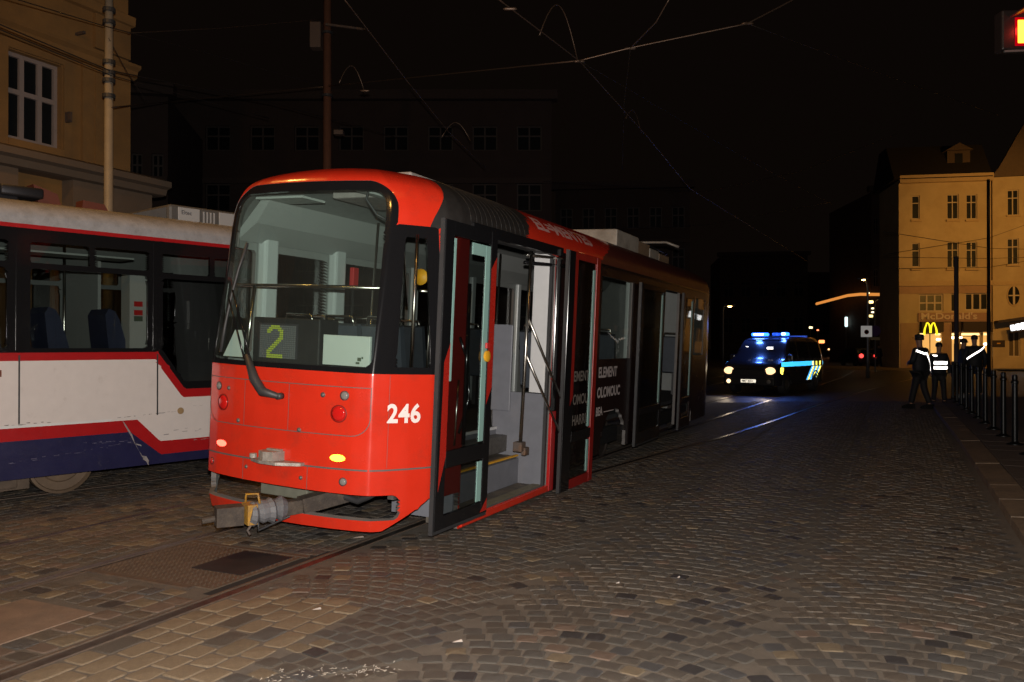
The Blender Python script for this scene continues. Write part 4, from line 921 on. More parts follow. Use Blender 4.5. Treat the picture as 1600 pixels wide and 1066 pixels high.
# roof equipment
o = lb('roof_unit', mat('roof_unit_grey', (.10, .095, .09), .5, noise=.2), lambda b: (b.box((-.75, 5.30, 3.15), (.42, 6.4, 3.48), .04), b.prism([(4.55, 3.2), (5.30, 3.2), (5.30, 3.44)], 'x', -.7, .35)))
lb('unit_hatch', mat('hatch_white', (.36, .36, .36), .4), lambda b: (b.box((.421, 5.42, 3.22), (.435, 5.72, 3.45), .006), b.box((.421, 6.0, 3.22), (.435, 6.3, 3.45), .006)), parent=o)
lb('unit_vent', MATS['hatch_white'], lambda b: [b.box((.421, 5.77 + k*.05, 3.24), (.430, 5.79 + k*.05, 3.43)) for k in range(4)], parent=o)
me = textmesh('Eltec', .075, .001, 0); tx = finish_mesh(me, 'unit_print', mat('print_dark', (.05, .05, .06), .5), o); tx.location = (.438, 5.46, 3.36); tx.rotation_euler = (R(90), 0, R(90))
lb('roof_bracket', mat('bracket_orange', (.11, .025, .012), .6), lambda b: (b.prism([(3.80, 3.2), (4.05, 3.2), (3.98, 3.42), (3.72, 3.50)], 'x', .15, .35), b.prism([(4.25, 3.2), (4.62, 3.2), (4.52, 3.37), (4.27, 3.39)], 'x', .15, .35)))
pg2 = lb('pantograph', MATS['pantograph_dark'], lambda b: (b.box((-.5, 2.2, 3.24), (.55, 3.5, 3.32), .02), b.tube([(.45, 3.55, 3.34), (.45, 3.2, 3.44), (.4, 1.6, 3.62)], .04, 8), b.tube([(-.3, 3.4, 3.3), (-.3, 1.6, 3.62)], .03, 8), b.tube([(.4, 1.6, 3.62), (.35, 3.1, 3.66)], .03, 8), b.tube([(-.3, 1.6, 3.62), (-.25, 2.9, 3.66)], .02, 8), b.box((.2, 3.3, 3.3), (.6, 3.75, 3.42), .03)), True)
b = MB(); b.tube([(-.8, 2.9, 3.62), (-.55, 2.9, 3.73), (.55, 2.9, 3.73), (.8, 2.9, 3.62)], .025, 8); b.build('contact_strip', RUB, pg2, True)
lb('insulator', RUB, lambda b: [b.lathe([(.05, 0), (.07, .02), (.04, .05), (.07, .07), (.04, .1), (.06, .12), (.03, .16)], (x_, y_, 3.18), 'z', 12) for x_, y_ in ((.55, 3.2), (-.35, 3.3), (.35, 2.3), (-.35, 2.3))], True)
# ------------------------------------------------------------------ street lamps that are lit (sodium)
LAMPG = emis('sodium_glow', (1.0, .55, .17), 26)
GAL = mat('galvanised_pole', (.22, .21, .20), .5, .6, noise=.2)
def street_lamp(loc, h, arm, rot, label, power, z_lamp=None, cast=True, col=SOD, rad=.12, group='street lamps that are lit', glow=LAMPG, spot=None, hs=1.0):
    t = thing('street_lamp', label, 'street lamp', loc, (0, 0, rot), group)
    b = MB(); b.tube([(0, 0, 0), (0, 0, 1.2), (0, 0, h-.5), (arm*.15, 0, h-.1), (arm*.5, 0, h), (arm, 0, h+.05)], [.09, .075, .055, .045, .035, .03], 10); b.build('pole', GAL, t, True)
    b = MB(); b.box((arm-.1, -.13*hs, h), (arm+.6*hs, .13*hs, h+.12*hs), .04); b.build('lamp_head', mat('lamp_housing', (.12, .12, .12), .5), t)
    b = MB(); b.lathe([(.02, -.07*hs), (.09*hs, -.05*hs), (.13*hs, 0)], (arm+.28*hs, 0, h-.002), 'z', 16); b.build('lamp_glass', glow, t, True)
    if cast:
        c, s_ = math.cos(rot), math.sin(rot); p = Vector(loc) + Vector((c*(arm+.28), s_*(arm+.28), h-.25))
        if spot: light('sodium_lamp', 'SPOT', p, power, col, rad, spot[0], spot[1], .6)
        else: light('sodium_lamp', 'POINT', p, power, col, rad)
    return t
street_lamp((-5.5, -1.5, 0), 8, 1.5, R(10), 'tall sodium street lamp on the left pavement behind the viewer', 560, rad=.22)
street_lamp((3.0, 2.5, 0.09), 9.5, 1.2, R(160), 'sodium street lamp standing on the right pavement beside the viewer', 60)
street_lamp((-9.6, 9.4, .1), 9.4, 2.6, R(-8), 'long-armed sodium street lamp reaching out over the white tram', 650, rad=.22, spot=((-6.4, 9.6, 0), 128))
street_lamp((28.5, 41.0, .0), 9.5, 1.2, R(180), 'sodium street lamp lighting the cream corner restaurant building', 2700, spot=((29.5, 55, 8.2), 80), rad=.25)
street_lamp((33.0, 40.0, .0), 9.5, 1.6, R(120), 'sodium street lamp in front of the right wing of the restaurant building', 1700, spot=((34, 53, 8), 75))
# ------------------------------------------------------------------ buildings
PANE = mat('night_pane', (.012, .014, .016), .42, noise=.2)
def facade(root, W, H, wins, wall, fr, depth=6, z0=0, name='wall', pane=PANE, th=.22):
    xs = sorted(set([0, W] + [w_[0] for w_ in wins] + [w_[1] for w_ in wins])); zs = sorted(set([z0, H] + [w_[2] for w_ in wins] + [w_[3] for w_ in wins]))
    b = MB()
    for x0, x1 in zip(xs, xs[1:]):
        for a, c_ in zip(zs, zs[1:]):
            mx_, mz = (x0+x1)/2, (a+c_)/2
            if any(w_[0] < mx_ < w_[1] and w_[2] < mz < w_[3] for w_ in wins): continue
            b.add([(x0, 0, a), (x1, 0, a), (x1, 0, c_), (x0, 0, c_)], [(0, 1, 2, 3)])
    for w_ in wins:
        x0, x1, a, c_ = w_[:4]; b.add([(x0, 0, a), (x1, 0, a), (x1, 0, c_), (x0, 0, c_), (x0, th, a), (x1, th, a), (x1, th, c_), (x0, th, c_)], [(0, 4, 5, 1), (1, 5, 6, 2), (2, 6, 7, 3), (3, 7, 4, 0)])
    b.add([(0, 0, z0), (0, depth, z0), (0, depth, H), (0, 0, H), (W, 0, z0), (W, depth, z0), (W, depth, H), (W, 0, H)], [(0, 3, 2, 1), (4, 5, 6, 7), (1, 2, 6, 5), (3, 7, 6, 2)])
    b.build(name, wall, root, fixn=False)
    for w_ in wins:
        x0, x1, a, c_ = w_[:4]; st = w_[4] if len(w_) > 4 else (1, .62); nv, tr = st[0], st[1]; t = .055 if len(st) < 3 else st[2]
        f = MB(); y0, y1 = th-.09, th-.02; f.box((x0, y0, a), (x0+t, y1, c_)); f.box((x1-t, y0, a), (x1, y1, c_)); f.box((x0+t, y0, a), (x1-t, y1, a+t)); f.box((x0+t, y0, c_-t), (x1-t, y1, c_))
        for k in range(nv): q = x0 + (x1-x0)*(k+1)/(nv+1); f.box((q-t*.6, y0+.004, a+t), (q+t*.6, y1-.004, c_-t))
        if tr: q = a + (c_-a)*tr; f.box((x0+t, y0+.002, q-t*.6), (x1-t, y1-.002, q+t*.6))
        o = f.build('window', fr, root)
        p = MB(); p.add([(x0, th-.03, a), (x1, th-.03, a), (x1, th-.03, c_), (x0, th-.03, c_)], [(0, 1, 2, 3)]); p.build('pane', w_[5] if len(w_) > 5 else pane, o, fixn=False)
def rb_(name, root, m, fn, **k): b = MB(); fn(b); return b.build(name, m, root, **k)
PANE.node_tree.nodes['Principled BSDF'].inputs['Specular IOR Level'].default_value = .12
# -- yellow corner building on the left (facade runs parallel to the track)
YW = mat('ochre_render', (.33, .175, .055), .8, noise=.25, nscale=1.2, bump=.3, bscale=30, grime=(.20, .115, .045), gscale=.9, gth=(.45, .75))
PLI = mat('plinth_render', (.18, .13, .09), .85, noise=.3, nscale=2, grime=(.2, .15, .11), gscale=2)
FRW = mat('old_white_frame', (.34, .28, .26), .5, noise=.1)
yb = thing('corner_building', 'yellow rendered corner building with white six-pane windows above the white tram', 'building', uv(-6, -10), (0, 0, R(65)))
yw = []
for k in range(4):
    c = 16.33 - k*3.9
    yw += [(c-.54, c+.54, 5.47, 7.10, (2, .56, .075)), (c-.54, c+.54, 9.0, 10.6, (2, .56, .075)), (c-.5, c+.5, 1.6, 4.0, (1, .65, .06))]
facade(yb, 18.4, 12, yw, YW, FRW, 9)
rb_('plinth', yb, PLI, lambda b: [b.box((0 if k < 0 else 16.33-3.9*k+.55, -.32, .1), (18.75 if k == 0 else 16.33-3.9*(k-1)-.55, -.003, 4.86)) for k in range(0, 4)])
rb_('ledge', yb, PLI, lambda b: b.prism([(-.62, 5.16), (-.62, 5.04), (-.50, 5.0), (-.45, 4.88), (-.32, 4.864), (-.002, 4.864), (-.002, 5.30), (-.25, 5.28)], 'x', 0, 19.0))
rb_('string_course', yb, YW, lambda b: (b.prism([(-.02, 7.30), (-.10, 7.34), (-.12, 7.46), (-.22, 7.52), (-.22, 7.58), (-.003, 7.66), (-.003, 7.30)], 'x', 0, 18.55), b.prism([(-.003, 8.4), (-.10, 8.42), (-.12, 8.6), (-.003, 8.66)], 'x', 0, 18.5)))
for k in range(4):
    c = 16.33 - k*3.9
    rb_('window_surround', yb, YW, lambda b: (b.box((c-.72, -.05, 5.3), (c-.56, -.003, 7.28)), b.box((c+.56, -.05, 5.3), (c+.72, -.003, 7.28)), b.box((c-.56, -.05, 7.12), (c+.56, -.003, 7.28)), b.box((c-.56, -.08, 5.32), (c+.56, -.003, 5.45))))
    rb_('pilaster', yb, YW, lambda b: (b.box((c+.95, -.07, 5.31), (c+1.5, -.002, 7.29)),))
rb_('pilaster', yb, YW, lambda b: (b.box((17.55, -.09, 5.31), (18.39, -.002, 7.29)), b.box((17.55, -.09, 7.68), (18.39, -.002, 8.38))))
rb_('wall_bracket', yb, RUST, lambda b: (b.box((17.15, -.25, 7.8), (17.2, -.003, 7.85)), b.box((16.9, -.2, 6.0), (16.95, -.003, 6.2))))
# -- the cream restaurant building on the corner to the right
MCW = mat('cream_render', (.56, .43, .24), .85, noise=.2, nscale=.5, bump=.2, bscale=20, grime=(.40, .29, .15), gscale=.35, gth=(.45, .7))
MCT = mat('cream_trim', (.50, .36, .19), .85, noise=.15)
MCB = mat('shop_stone', (.40, .25, .15), .7, noise=.2, nscale=2)
P0 = zpt(1405, 578, 56.5); P0.z = 0
mb = thing('restaurant_building', 'cream three-storey corner building with a lit restaurant on its ground floor', 'building', P0, (0, 0, R(-10)))
mx = Vector((math.cos(R(-10)), math.sin(R(-10)), 0)); my = Vector((-mx.y, mx.x, 0))
def onw(px, py, y=0, P=P0, ax=mx, ay=my):
    d = Vector(wray(px, py)); t = ((P + ay*y) - Vector((0, 0, 1.65))).dot(ay)/d.dot(ay); q = Vector((0, 0, 1.65)) + d*t - P; return q.dot(ax), q.z + P.z
LITP = mat('lit_interior', (.1, .07, .03), .4, emit=(1.0, .50, .13), es=.9)
DIMP = mat('dim_curtain_pane', (.10, .095, .05), .3)
mw = []
def addw(x0, y0, x1, y1, st, pane=None):
    a, zt = onw(x0, y0); c_, zb = onw(x1, y1); mw.append((a, c_, zb, zt, st) + ((pane,) if pane else ()))
W2 = (1, .68, .05)
for x0, x1, a in ((1425, 1437, (0, .68, .05)), (1480, 1498, W2), (1510, 1527, W2)):
    addw(x0, 304 if x0 > 1470 else 306, x1, 342, a); addw(x0, 378 if x0 > 1470 else 380, x1, 418 if x0 > 1470 else 417, a)
addw(1436, 460, 1474, 487, (2, .5, .09), DIMP); addw(1486, 459, 1496, 487, (0, 0, .06)); addw(1508, 458, 1545, 485, (2, 0, .09))
addw(1437, 521, 1471, 566, (1, 0, .05), LITP); addw(1487, 520, 1497, 566, (0, 0, .05), LITP); addw(1502, 519, 1533, 566, (0, .86, .05), LITP); addw(1536, 518, 1547, 556, (0, 0, .04), LITP)
Wm = onw(1549, 500)[0]; Hm = onw(1500, 279)[1]
facade(mb, Wm, Hm, mw, MCW, mat('window_frame_cream', (.52, .42, .28), .6), 5, th=.2)
def mpart(name, m, px0, py0, px1, py1, y0, y1, bev=0):
    a, zt = onw(px0, py0); c_, zb = onw(px1, py1); return rb_(name, mb, m, lambda b: b.box((a, y0, zb), (c_, y1, zt), bev))
mpart('cornice', MCT, 1404, 276, 1550, 283, -.35, -.003); mpart('string_course', MCT, 1404, 440, 1550, 446, -.12, -.003)
rb_('roof', mb, mat('roof_dark', (.012, .009, .008), .8, noise=.3), lambda b: (b.prism([(-.4, Hm+.01), (5.4, Hm+.01), (3.5, Hm+2.6), (1.6, Hm+2.6)], 'x', -.4, Wm)))
rb_('dormer', mb, mat('dormer_render', (.07, .045, .03), .8), lambda b: (b.box((onw(1484, 250)[0], .5, Hm+.4), (onw(1520, 250)[0], 2.2, Hm+2.0)), b.prism([(onw(1480, 250)[0], Hm+2.01), (onw(1524, 250)[0], Hm+2.01), (onw(1502, 250)[0], Hm+2.5)], 'y', .3, 2.3)))
rb_('dormer_window', mb, PANE, lambda b: b.box((onw(1496, 250)[0], .46, Hm+.7), (onw(1508, 250)[0], .498, Hm+1.8)))
mpart('shop_front', MCB, 1405, 448, 1549, 458, -.03, -.004)
for px in (1425, 1480, 1510):
    for py in (345, 421): mpart('window_sill', MCT, px-2, py-1.5, px+19 if px > 1430 else px+14, py+1.5, -.14, -.003)
mpart('fascia', mat('fascia_brown', (.33, .19, .12), .6, noise=.1), 1434, 489.5, 1546, 502.5, -.14, -.005)
AWN = mat('awning_dark', (.030, .018, .015), .7)
for a, c_ in ((1437, 1471), (1487, 1497), (1501, 1547)): mpart('awning', AWN, a, 503.5, c_, 519, -.5, -.006, .02)
mpart('pier', MCB, 1407, 505, 1436, 577, -.05, -.004); mpart('pier', MCB, 1472, 505, 1486, 577, -.05, -.004); mpart('sill_wall', MCB, 1487, 566.5, 1547, 578, -.04, -.004)
me = textmesh("McDonald's", .62, .016, 0, .02); x0, zb = onw(1436, 502); tx = finish_mesh(me, 'sign_lettering', mat('sign_letters', (.55, .42, .33), .5), mb); tx.rotation_euler = (R(90), 0, 0); tx.location = (x0+.05, -.17, zb+.12)
wtx = max(v.co.x for v in me.vertices); tx.scale = ((onw(1524, 500)[0]-x0)/wtx, 1, 1)
rb_('lamp_rail', mb, mat('warm_lamp', (.1, .1, .1), emit=(1, .62, .25), es=2.2), lambda b: [b.box((onw(px, 530)[0], .08, onw(px, 524)[1]), (onw(px+w_, 530)[0], .12, onw(px, 521)[1])) for px, w_ in ((1438, 8), (1462, 8), (1488, 8), (1503, 28), (1538, 7))])
rb_('hanging_lamp', mb, mat('bright_lamp', (.1, .1, .1), emit=(1, .75, .45), es=6), lambda b: [b.lathe([(.05, -.08), (.14, -.02), (.14, .06), (.05, .1)], (onw(px, py)[0], .1, onw(px, py)[1]), 'z', 10) for px, py in ((1501, 528), (1503, 536), (1541, 538), (1490, 528), (1467, 531))])
# lit golden arches sign on the facade
arch = thing('arches_sign', 'glowing yellow double-arch sign hanging on the dark shopfront', 'sign', zpt(1454, 521, 55.2))
YG = mat('arches_glow', (.3, .2, .0), .5, emit=(1.0, .78, .02), es=1.5)
for sx in (-1, 1):
    b = MB(); pts = [(sx*.21 + .21*math.cos(q)*1.0, 0, .02 + .68*math.sin(q)) for q in np.linspace(0, math.pi, 15)]; b.tube([(x, 0, z - (.12 if abs(x) > .3 else 0)) for x, _, z in pts], [.075 - .03*math.sin(q) for q in np.linspace(0, math.pi, 15)], 8); b.build('arch', YG, arch, True)
b = MB(); b.bar((0, .1, .2), (0, .95, .2), .06, .06); b.build('bracket', RUB, arch)
# right wing with the curved gable
P1 = P0 + mx*(Wm+.04) - my*.15
wa = R(-16); wx = Vector((math.cos(wa), math.sin(wa), 0)); wy = Vector((-wx.y, wx.x, 0))
wb = thing('gabled_building', 'cream building with a curved gable and oval window at the right edge', 'building', P1, (0, 0, wa))
onb = lambda px, py, y=0: onw(px, py, y, P1, wx, wy)
ww = []
for y0, y1 in ((297, 336), (373, 413)):
    a, zt = onb(1574, y0); c_, zb = onb(1592, y1); ww.append((a, c_, zb, zt, (1, .68, .05)))
Wb = onb(1640, 400)[0]
facade(wb, Wb, onb(1560, 277)[1], ww + [(onb(1576, 520)[0], onb(1594, 520)[0], .9, onb(1576, 516)[1], (1, 0, .06), mat('dim_shop', (.12, .09, .05), .3))], MCW, MATS['window_frame_cream'], 6, th=.2)
gx0, gx1 = onb(1549, 270)[0], onb(1640, 270)[0]; gz = onb(1560, 276.5)[1]
gp = [(gx1, gz+.01), (gx1, gz+5.2)] + [(gx0 + (gx1-gx0)*(1-q)**.8*1.0, gz + 5.2*(1-q**1.6)) for q in np.linspace(.1, 1, 12)] + [(gx0, gz+.01)]
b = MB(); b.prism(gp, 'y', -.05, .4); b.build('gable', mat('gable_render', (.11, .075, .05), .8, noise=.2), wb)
ox, oz = onb(1583.5, 462); b = MB(); b.T = Matrix.Translation((ox, -.02, oz)) @ Matrix.Diagonal((.40, 1, .72, 1)); b.lathe([(1.0, -.05), (1.0, .02), (.86, .03), (.86, -.02)], (0, 0, 0), 'y', 28); o = b.build('oval_window', MCT, wb)
b = MB(); b.T = Matrix.Translation((ox, -.09, oz)) @ Matrix.Diagonal((.34, 1, .62, 1)); b.lathe([(1, 0), (.001, 0)], (0, 0, 0), 'y', 28); b.build('pane', PANE, o, fixn=False)
b = MB(); b.box((ox-.06, -.13, oz-.6), (ox+.06, -.095, oz+.6)); b.box((ox-.32, -.125, oz-.04), (ox-.062, -.095, oz+.04)); b.box((ox+.062, -.125, oz-.04), (ox+.32, -.095, oz+.04)); b.build('glazing_bar', MATS['window_frame_cream'], o)
zc = onb(1553, 503)[1]
b = MB(); b.prism([(.05, zc-.1), (.05, zc+.05), (Wb, zc+.55), (Wb, zc+.35)], 'y', -.9, -.005); b.build('canopy', AWN, wb)
b = MB(); b.box((.05, -.06, onb(1560, 446)[1]), (Wb, -.004, onb(1560, 440)[1])); b.build('string_course', MCT, wb)
for py in (338, 415):
    a, z = onb(1572, py); b = MB(); b.box((a, -.14, z-.06), (onb(1594, py)[0], -.004, z+.06)); b.build('window_sill', MCT, wb)
sg = thing('shop_sign', 'short blurred white glowing shop sign under the slanting canopy', 'sign', P1 + wx*onb(1587, 511)[0] - wy*1.0 + Vector((0, 0, onb(1587, 511)[1])), (0, R(-9), wa))
b = MB(); b.box((-.62, .02, -.34), (.75, .12, .3), .03); b.build('sign_board', AWN, sg)
for k in range(4): b = MB(); b.box((-.58+.31*k, -.03, -.20), (-.32+.31*k, .018, .18+.03*k), .05); b.build('letter', mat('letter_white', (.5, .5, .5), .5, emit=(.95, 1, 1), es=2.2), sg)
pl = thing('wall_plaque', 'dark wall plaque between the restaurant and the shop', 'plaque', P1 + wx*onb(1560, 537)[0] - wy*.02 + Vector((0, 0, onb(1560, 537)[1])), (0, 0, wa)); b = MB(); b.box((-.38, -.05, -.22), (.38, 0, .22), .01); b.build('board', AWN, pl); b = MB(); b.box((-.1, -.06, -.03), (.1, -.052, .05)); b.build('emblem', YEL, pl)
# -- dark blocks behind the trams
DK1 = mat('dark_brick', (.075, .05, .04), .85, noise=.2, nscale=1); DKF = mat('dim_frame', (.09, .07, .06), .6); DKT = mat('dark_stone', (.09, .062, .05), .85, noise=.2)
def dark_block(name, label, px0, px1, ptop, Z, rot, rows_, cols, D):
    P = zpt(px0, 540, Z); P.z = 0; ax = Vector((math.cos(rot), math.sin(rot), 0)); ay = Vector((-ax.y, ax.x, 0)); W = onw(px1, 400, 0, P, ax, ay)[0]; H = onw((px0+px1)/2, ptop, 0, P, ax, ay)[1]
    t = thing(name, label, 'building', P, (0, 0, rot)); wi = []; n = cols
    for a, c_ in rows_:
        for k in range(n): x = W*(k+.5)/n; wi.append((x-W/n*.28, x+W/n*.28, H*a, H*c_, (1, .6, .07)))
    facade(t, W, H, wi, DK1, DKF, D)
    rb_('cornice', t, DKT, lambda b: (b.box((-.3, -.4, H+.01), (W+.3, .3, H+.5)), b.box((0, -.12, H*.70), (W, -.004, H*.72))))
    return t
dark_block('office_block', 'wide dark flat-roofed office block behind the red tram', 235, 862, 158, 44, R(0), ((.82, .91), (.60, .70), (.38, .48), (.15, .26)), 9, 12)
dark_block('office_block', 'lower dark office block beyond the roof of the red tram', 868, 1078, 296, 58, R(-6), ((.78, .90), (.55, .67), (.32, .44), (.1, .22)), 6, 14)
dark_block('side_house', 'dark house set back beside the yellow corner building', 196, 262, 150, 36, R(10), ((.7, .8), (.45, .55), (.2, .3)), 2, 8)
dark_block('street_house', 'dark unlit house at the far left side of the distant street', 1125, 1262, 400, 105, R(-8), ((.6, .75), (.25, .4)), 5, 12)
dark_block('street_house', 'dark narrow house beside the restaurant corner', 1362, 1392, 300, 74, R(-4), ((.75, .85), (.45, .55)), 2, 12)
dark_block('street_house', 'dark house closing the far end of the street', 1262, 1358, 430, 150, R(0), ((.6, .75), (.25, .4)), 5, 12)
# -- poles
def mast(name, label, px, Z, r0, r1, h, m, cat='pole', z0=0, bands=()):
    P = zpt(px, 540, Z); t = thing(name, label, cat, (P.x, P.y, z0))
    b = MB(); b.tube([(0, 0, 0), (0, 0, h*.33), (0, 0, h*.331), (0, 0, h)], [r0, r0*.97, r0*.85, r1], 16); b.build('shaft', m, t, True)
    for z in bands: b = MB(); b.lathe([(r0*1.02, -.03), (r0*1.15, -.03), (r0*1.15, .03), (r0*1.02, .03)], (0, 0, z), 'z', 16); b.build('clamp', RUB, t)
    return t
mast('catenary_pole', 'pale grey painted pole in front of the yellow building', 169, 13.4, .085, .06, 9.2, mat('pole_cream', (.26, .235, .20), .5, noise=.15), bands=(5.85, 5.98, 6.15, 6.8, 7.0, 5.6), z0=.1)
mp = mast('catenary_pole', 'tall reddish-brown overhead line pole rising behind the red tram', 511, 21, .13, .10, 12, mat('pole_oxide', (.20, .09, .055), .6, noise=.2), bands=(8.0, 9.6))
b = MB(); b.box((-.42, -.15, 9.2), (-.14, .15, 9.85), .02); b.build('control_box', mat('box_dim', (.12, .08, .06), .6), mp)
b = MB(); b.bar((0, -.2, 9.75), (1.0, -.2, 9.62), .05, .05); b.build('cross_arm', RUST, mp)
b = MB(); b.box((.18, -.12, 7.0), (.42, .1, 7.12), .02); b.build('camera_box', MATS['box_dim'], mp)
mast('catenary_pole', 'dark slender pole standing against the cream facade between its windows', 1545, 44, .10, .08, 10.5, mat('pole_dark', (.035, .028, .025), .6))
mast('catenary_pole', 'short grey-brown pole in front of the restaurant sign', 1494.5, 33, .10, .085, 5.2, mat('pole_brown', (.11, .09, .08), .6))
# -- bollards on the kerb
bol = thing('bollard', 'post', 'bollard', (0, 0, 0), group='black bollards along the kerb')
BM = mat('bollard_black', (.006, .007, .008), .4, .4)
b = MB(); b.lathe([(.042, .02), (.040, .95), (.055, .96), (.055, .99), (.036, 1.005), (.042, 1.04), (.034, 1.09), (.001, 1.10)], (0, 0, 0), 'z', 14); b.build('shaft', BM, bol, True, auto=40)
b = MB(); b.lathe([(.12, 0), (.12, .012), (.07, .03), (.04, .05), (.034, .06)], (0, 0, 0), 'z', 16); b.build('foot', BM, bol, True, auto=40)
bpos = [uv(13.75 + 1.3*k, 6.45 - .025*k) for k in range(11)]
names = ['nearest', 'second', 'third', 'fourth', 'fifth', 'sixth', 'seventh', 'eighth', 'ninth', 'tenth', 'farthest']
for k, q in enumerate(bpos):
    lab = ('black bollard with a round foot, %s from the viewer in the kerbside row' % names[k]) if k not in (0, 10) else 'black bollard with a round foot, %s of the kerbside row' % names[k]
    if k == 0: bol.location = (q.x, q.y, .1); bol['label'] = lab
    else: copytree(bol, (q.x, q.y, .1), None, lab)
# -- signal head at the top right, on an arm
sp = thing('tram_signal', 'black signal head with a lit amber-red bar at the upper right edge', 'traffic light', (7.4, 9.6, .09), (0, 0, 0))
b = MB(); b.tube([(0, 0, 0), (0, 0, 5.45), (-.3, -.1, 5.6), (-1.55, -.5, 5.55)], [.08, .07, .05, .04], 10); b.build('mast', GAL, sp, True)
c0 = zpt(1612, 47, 9.0) - Vector((7.4, 9.6, .09))
b = MB(); b.box((c0.x-.30, -.56, c0.z-.20), (c0.x+.30, -.40, c0.z+.24), .02); b.build('housing', mat('signal_black', (.016, .011, .010), .4), sp)
b = MB(); b.box((c0.x-.13, -.575, c0.z-.13), (c0.x-.02, -.562, c0.z+.12), .004); b.build('lit_bar', mat('bar_glow', (.2, .1, .02), emit=(1.0, .55, .03), es=5), sp)
b = MB(); b.box((c0.x-.16, -.568, c0.z-.16), (c0.x+.16, -.561, c0.z+.15)); b.build('lens', mat('bar_red', (.1, .0, .0), .2, emit=(.8, .0, .01), es=.5), sp)
b = MB(); b.prism([(c0.x-.22, c0.z+.16), (c0.x-.06, c0.z+.225), (c0.x+.2, c0.z+.23), (c0.x+.2, c0.z+.215), (c0.x-.05, c0.z+.205), (c0.x-.21, c0.z+.15)], 'y', -.82, -.562); b.build('visor', mat('visor_red_glow', (.12, .01, .01), .4), sp)  # red glow of the signal put into the visor's own colour
b = MB(); b.bar((c0.x-.30, -.60, c0.z-.235), (c0.x+.30, -.60, c0.z-.21), .02, .02); b.build('bracket', GAL, sp)
light('signal_spill', 'POINT', (7.4+c0.x-.05, 9.6-.70, c0.z+.09+.05), 1.6, (1, .05, .03), .04)
# -- overhead wires
WM = mat('wire_bronze', (.16, .11, .08), .45, .7); WM2 = mat('wire_dark', (.05, .04, .035), .5, .5)
def wire(pts, r, label, m=WM, sag=.0, name='overhead_wire', cat='wire', g='overhead tram wires'):
    P = []
    for a, c_ in zip(pts, pts[1:]):
        a, c_ = Vector(a), Vector(c_)
        for k in range(8): q = a.lerp(c_, k/8); q.z -= sag*4*(k/8)*(1-k/8); P.append(q)
    P.append(Vector(pts[-1])); b = MB(); b.tube(P, r, 5); o = b.build(name, m, None, True); tag(o, label, cat, g); return o
pole = mp.location
wire([zpt(255, 160, 24), zpt(511, 135, 21)], .012, 'span wire from the left up to the reddish-brown pole'); xs_ = hpt(905, 95, 6.05)
wire([zpt(511, 135, 21), xs_], .013, 'bright span wire from the brown pole to the wire crossing above the red tram'); wire([xs_, hpt(985, 75, 6.2), hpt(1168, 37, 6.5), hpt(1262, -12, 7.2)], .012, 'span wire rising from the wire crossing to the upper edge')
wire([hpt(1168, 37, 6.5), zpt(1390, 120, 22), zpt(1560, 180, 38)], .007, 'thin span wire falling from the joint towards the cream building', WM2)
wire([hpt(770, -8, 6.0), xs_, hpt(1010, 212, 6.0), hpt(1078, 295, 6.0), uv(46, .6, 6.0)], .010, 'contact wire above the track of the red tram', WM)
wire([hpt(535, -5, 6.0), hpt(637, 128, 6.0), hpt(700, 205, 6.0), hpt(758, 262, 6.0)], .009, 'contact wire passing right of the brown pole', WM)
wire([xs_, hpt(1000, 150, 6.3), hpt(1160, 245, 6.3), zpt(1300, 320, 52)], .006, 'thin branch wire leaving the wire crossing to the far right', WM2)
wire([zpt(200, 52, 14), zpt(350, 44, 17), zpt(505, 30, 20.8)], .008, 'upper span wire between the yellow building and the brown pole', WM)
wire([zpt(-20, -15, 9), zpt(160, 40, 13), zpt(330, 85, 17), zpt(505, 135, 20.8)], .008, 'long diagonal wire crossing the yellow facade', WM2); wire([zpt(-20, 30, 10), zpt(170, 110, 13.3), zpt(420, 160, 20), zpt(620, 215, 30)], .010, 'pair wire running past the pale pole, upper one', WM2)
wire([zpt(-20, 38, 10), zpt(170, 117, 13.3), zpt(420, 185, 20)], .008, 'pair wire running past the pale pole, lower one', WM2); wire([zpt(175, 168, 13.3), zpt(255, 160, 24)], .012, 'short stay wire tied to the pale pole', WM)
wire([zpt(170, 60, 13.3), zpt(198, 112, 14), zpt(230, 160, 15)], .006, 'steep thin stay wire beside the pale pole', WM2)
wire([hpt(985, 75, 6.2), hpt(975, 160, 5.9), hpt(972, 265, 5.7)], .006, 'vertical dropper hanging from the span wire', WM2); wire([hpt(985, 75, 6.2), hpt(1025, 35, 6.3), hpt(1045, 0, 6.5)], .010, 'short stay with an insulator above the dropper', WM)
wire([zpt(850, 282, 30), zpt(1100, 300, 36), zpt(1250, 268, 44), zpt(1400, 210, 54)], .010, 'thin far wire sloping up to the roof of the cream building', WM2)
wire([zpt(860, 360, 30), zpt(1100, 352, 36), zpt(1300, 316, 44)], .009, 'lowest far wire above the police van', WM2)
for i, (a, c_, z_) in enumerate(((1380, 398, 30), (1380, 362, 26), (1380, 402, 34), (1400, 420, 30))):
    wire([zpt(a, c_, z_), zpt(1545, (372, 388, 404, 418)[i], 44), zpt(1620, (345, 390, 402, 405)[i], 46)], .012, ['thin wire rising across the upper floors of the cream building', 'level wire across the middle of the cream building', 'wire just above the first-floor sills of the cream building', 'lowest wire across the cream building'][i], WM2)
def loop(px0, py0, px1, py1, top, h, lab):
    p0, p1 = hpt(px0, py0, h), hpt(px1, py1, h); b = MB(); b.tube([p0.lerp(p1, k/10) + Vector((0, 0, top*math.sin(math.pi*k/10))) for k in range(11)], .009, 5); o = b.build('feeder_loop', WM, None, True); tag(o, lab, 'cable', 'arched jumper cables')
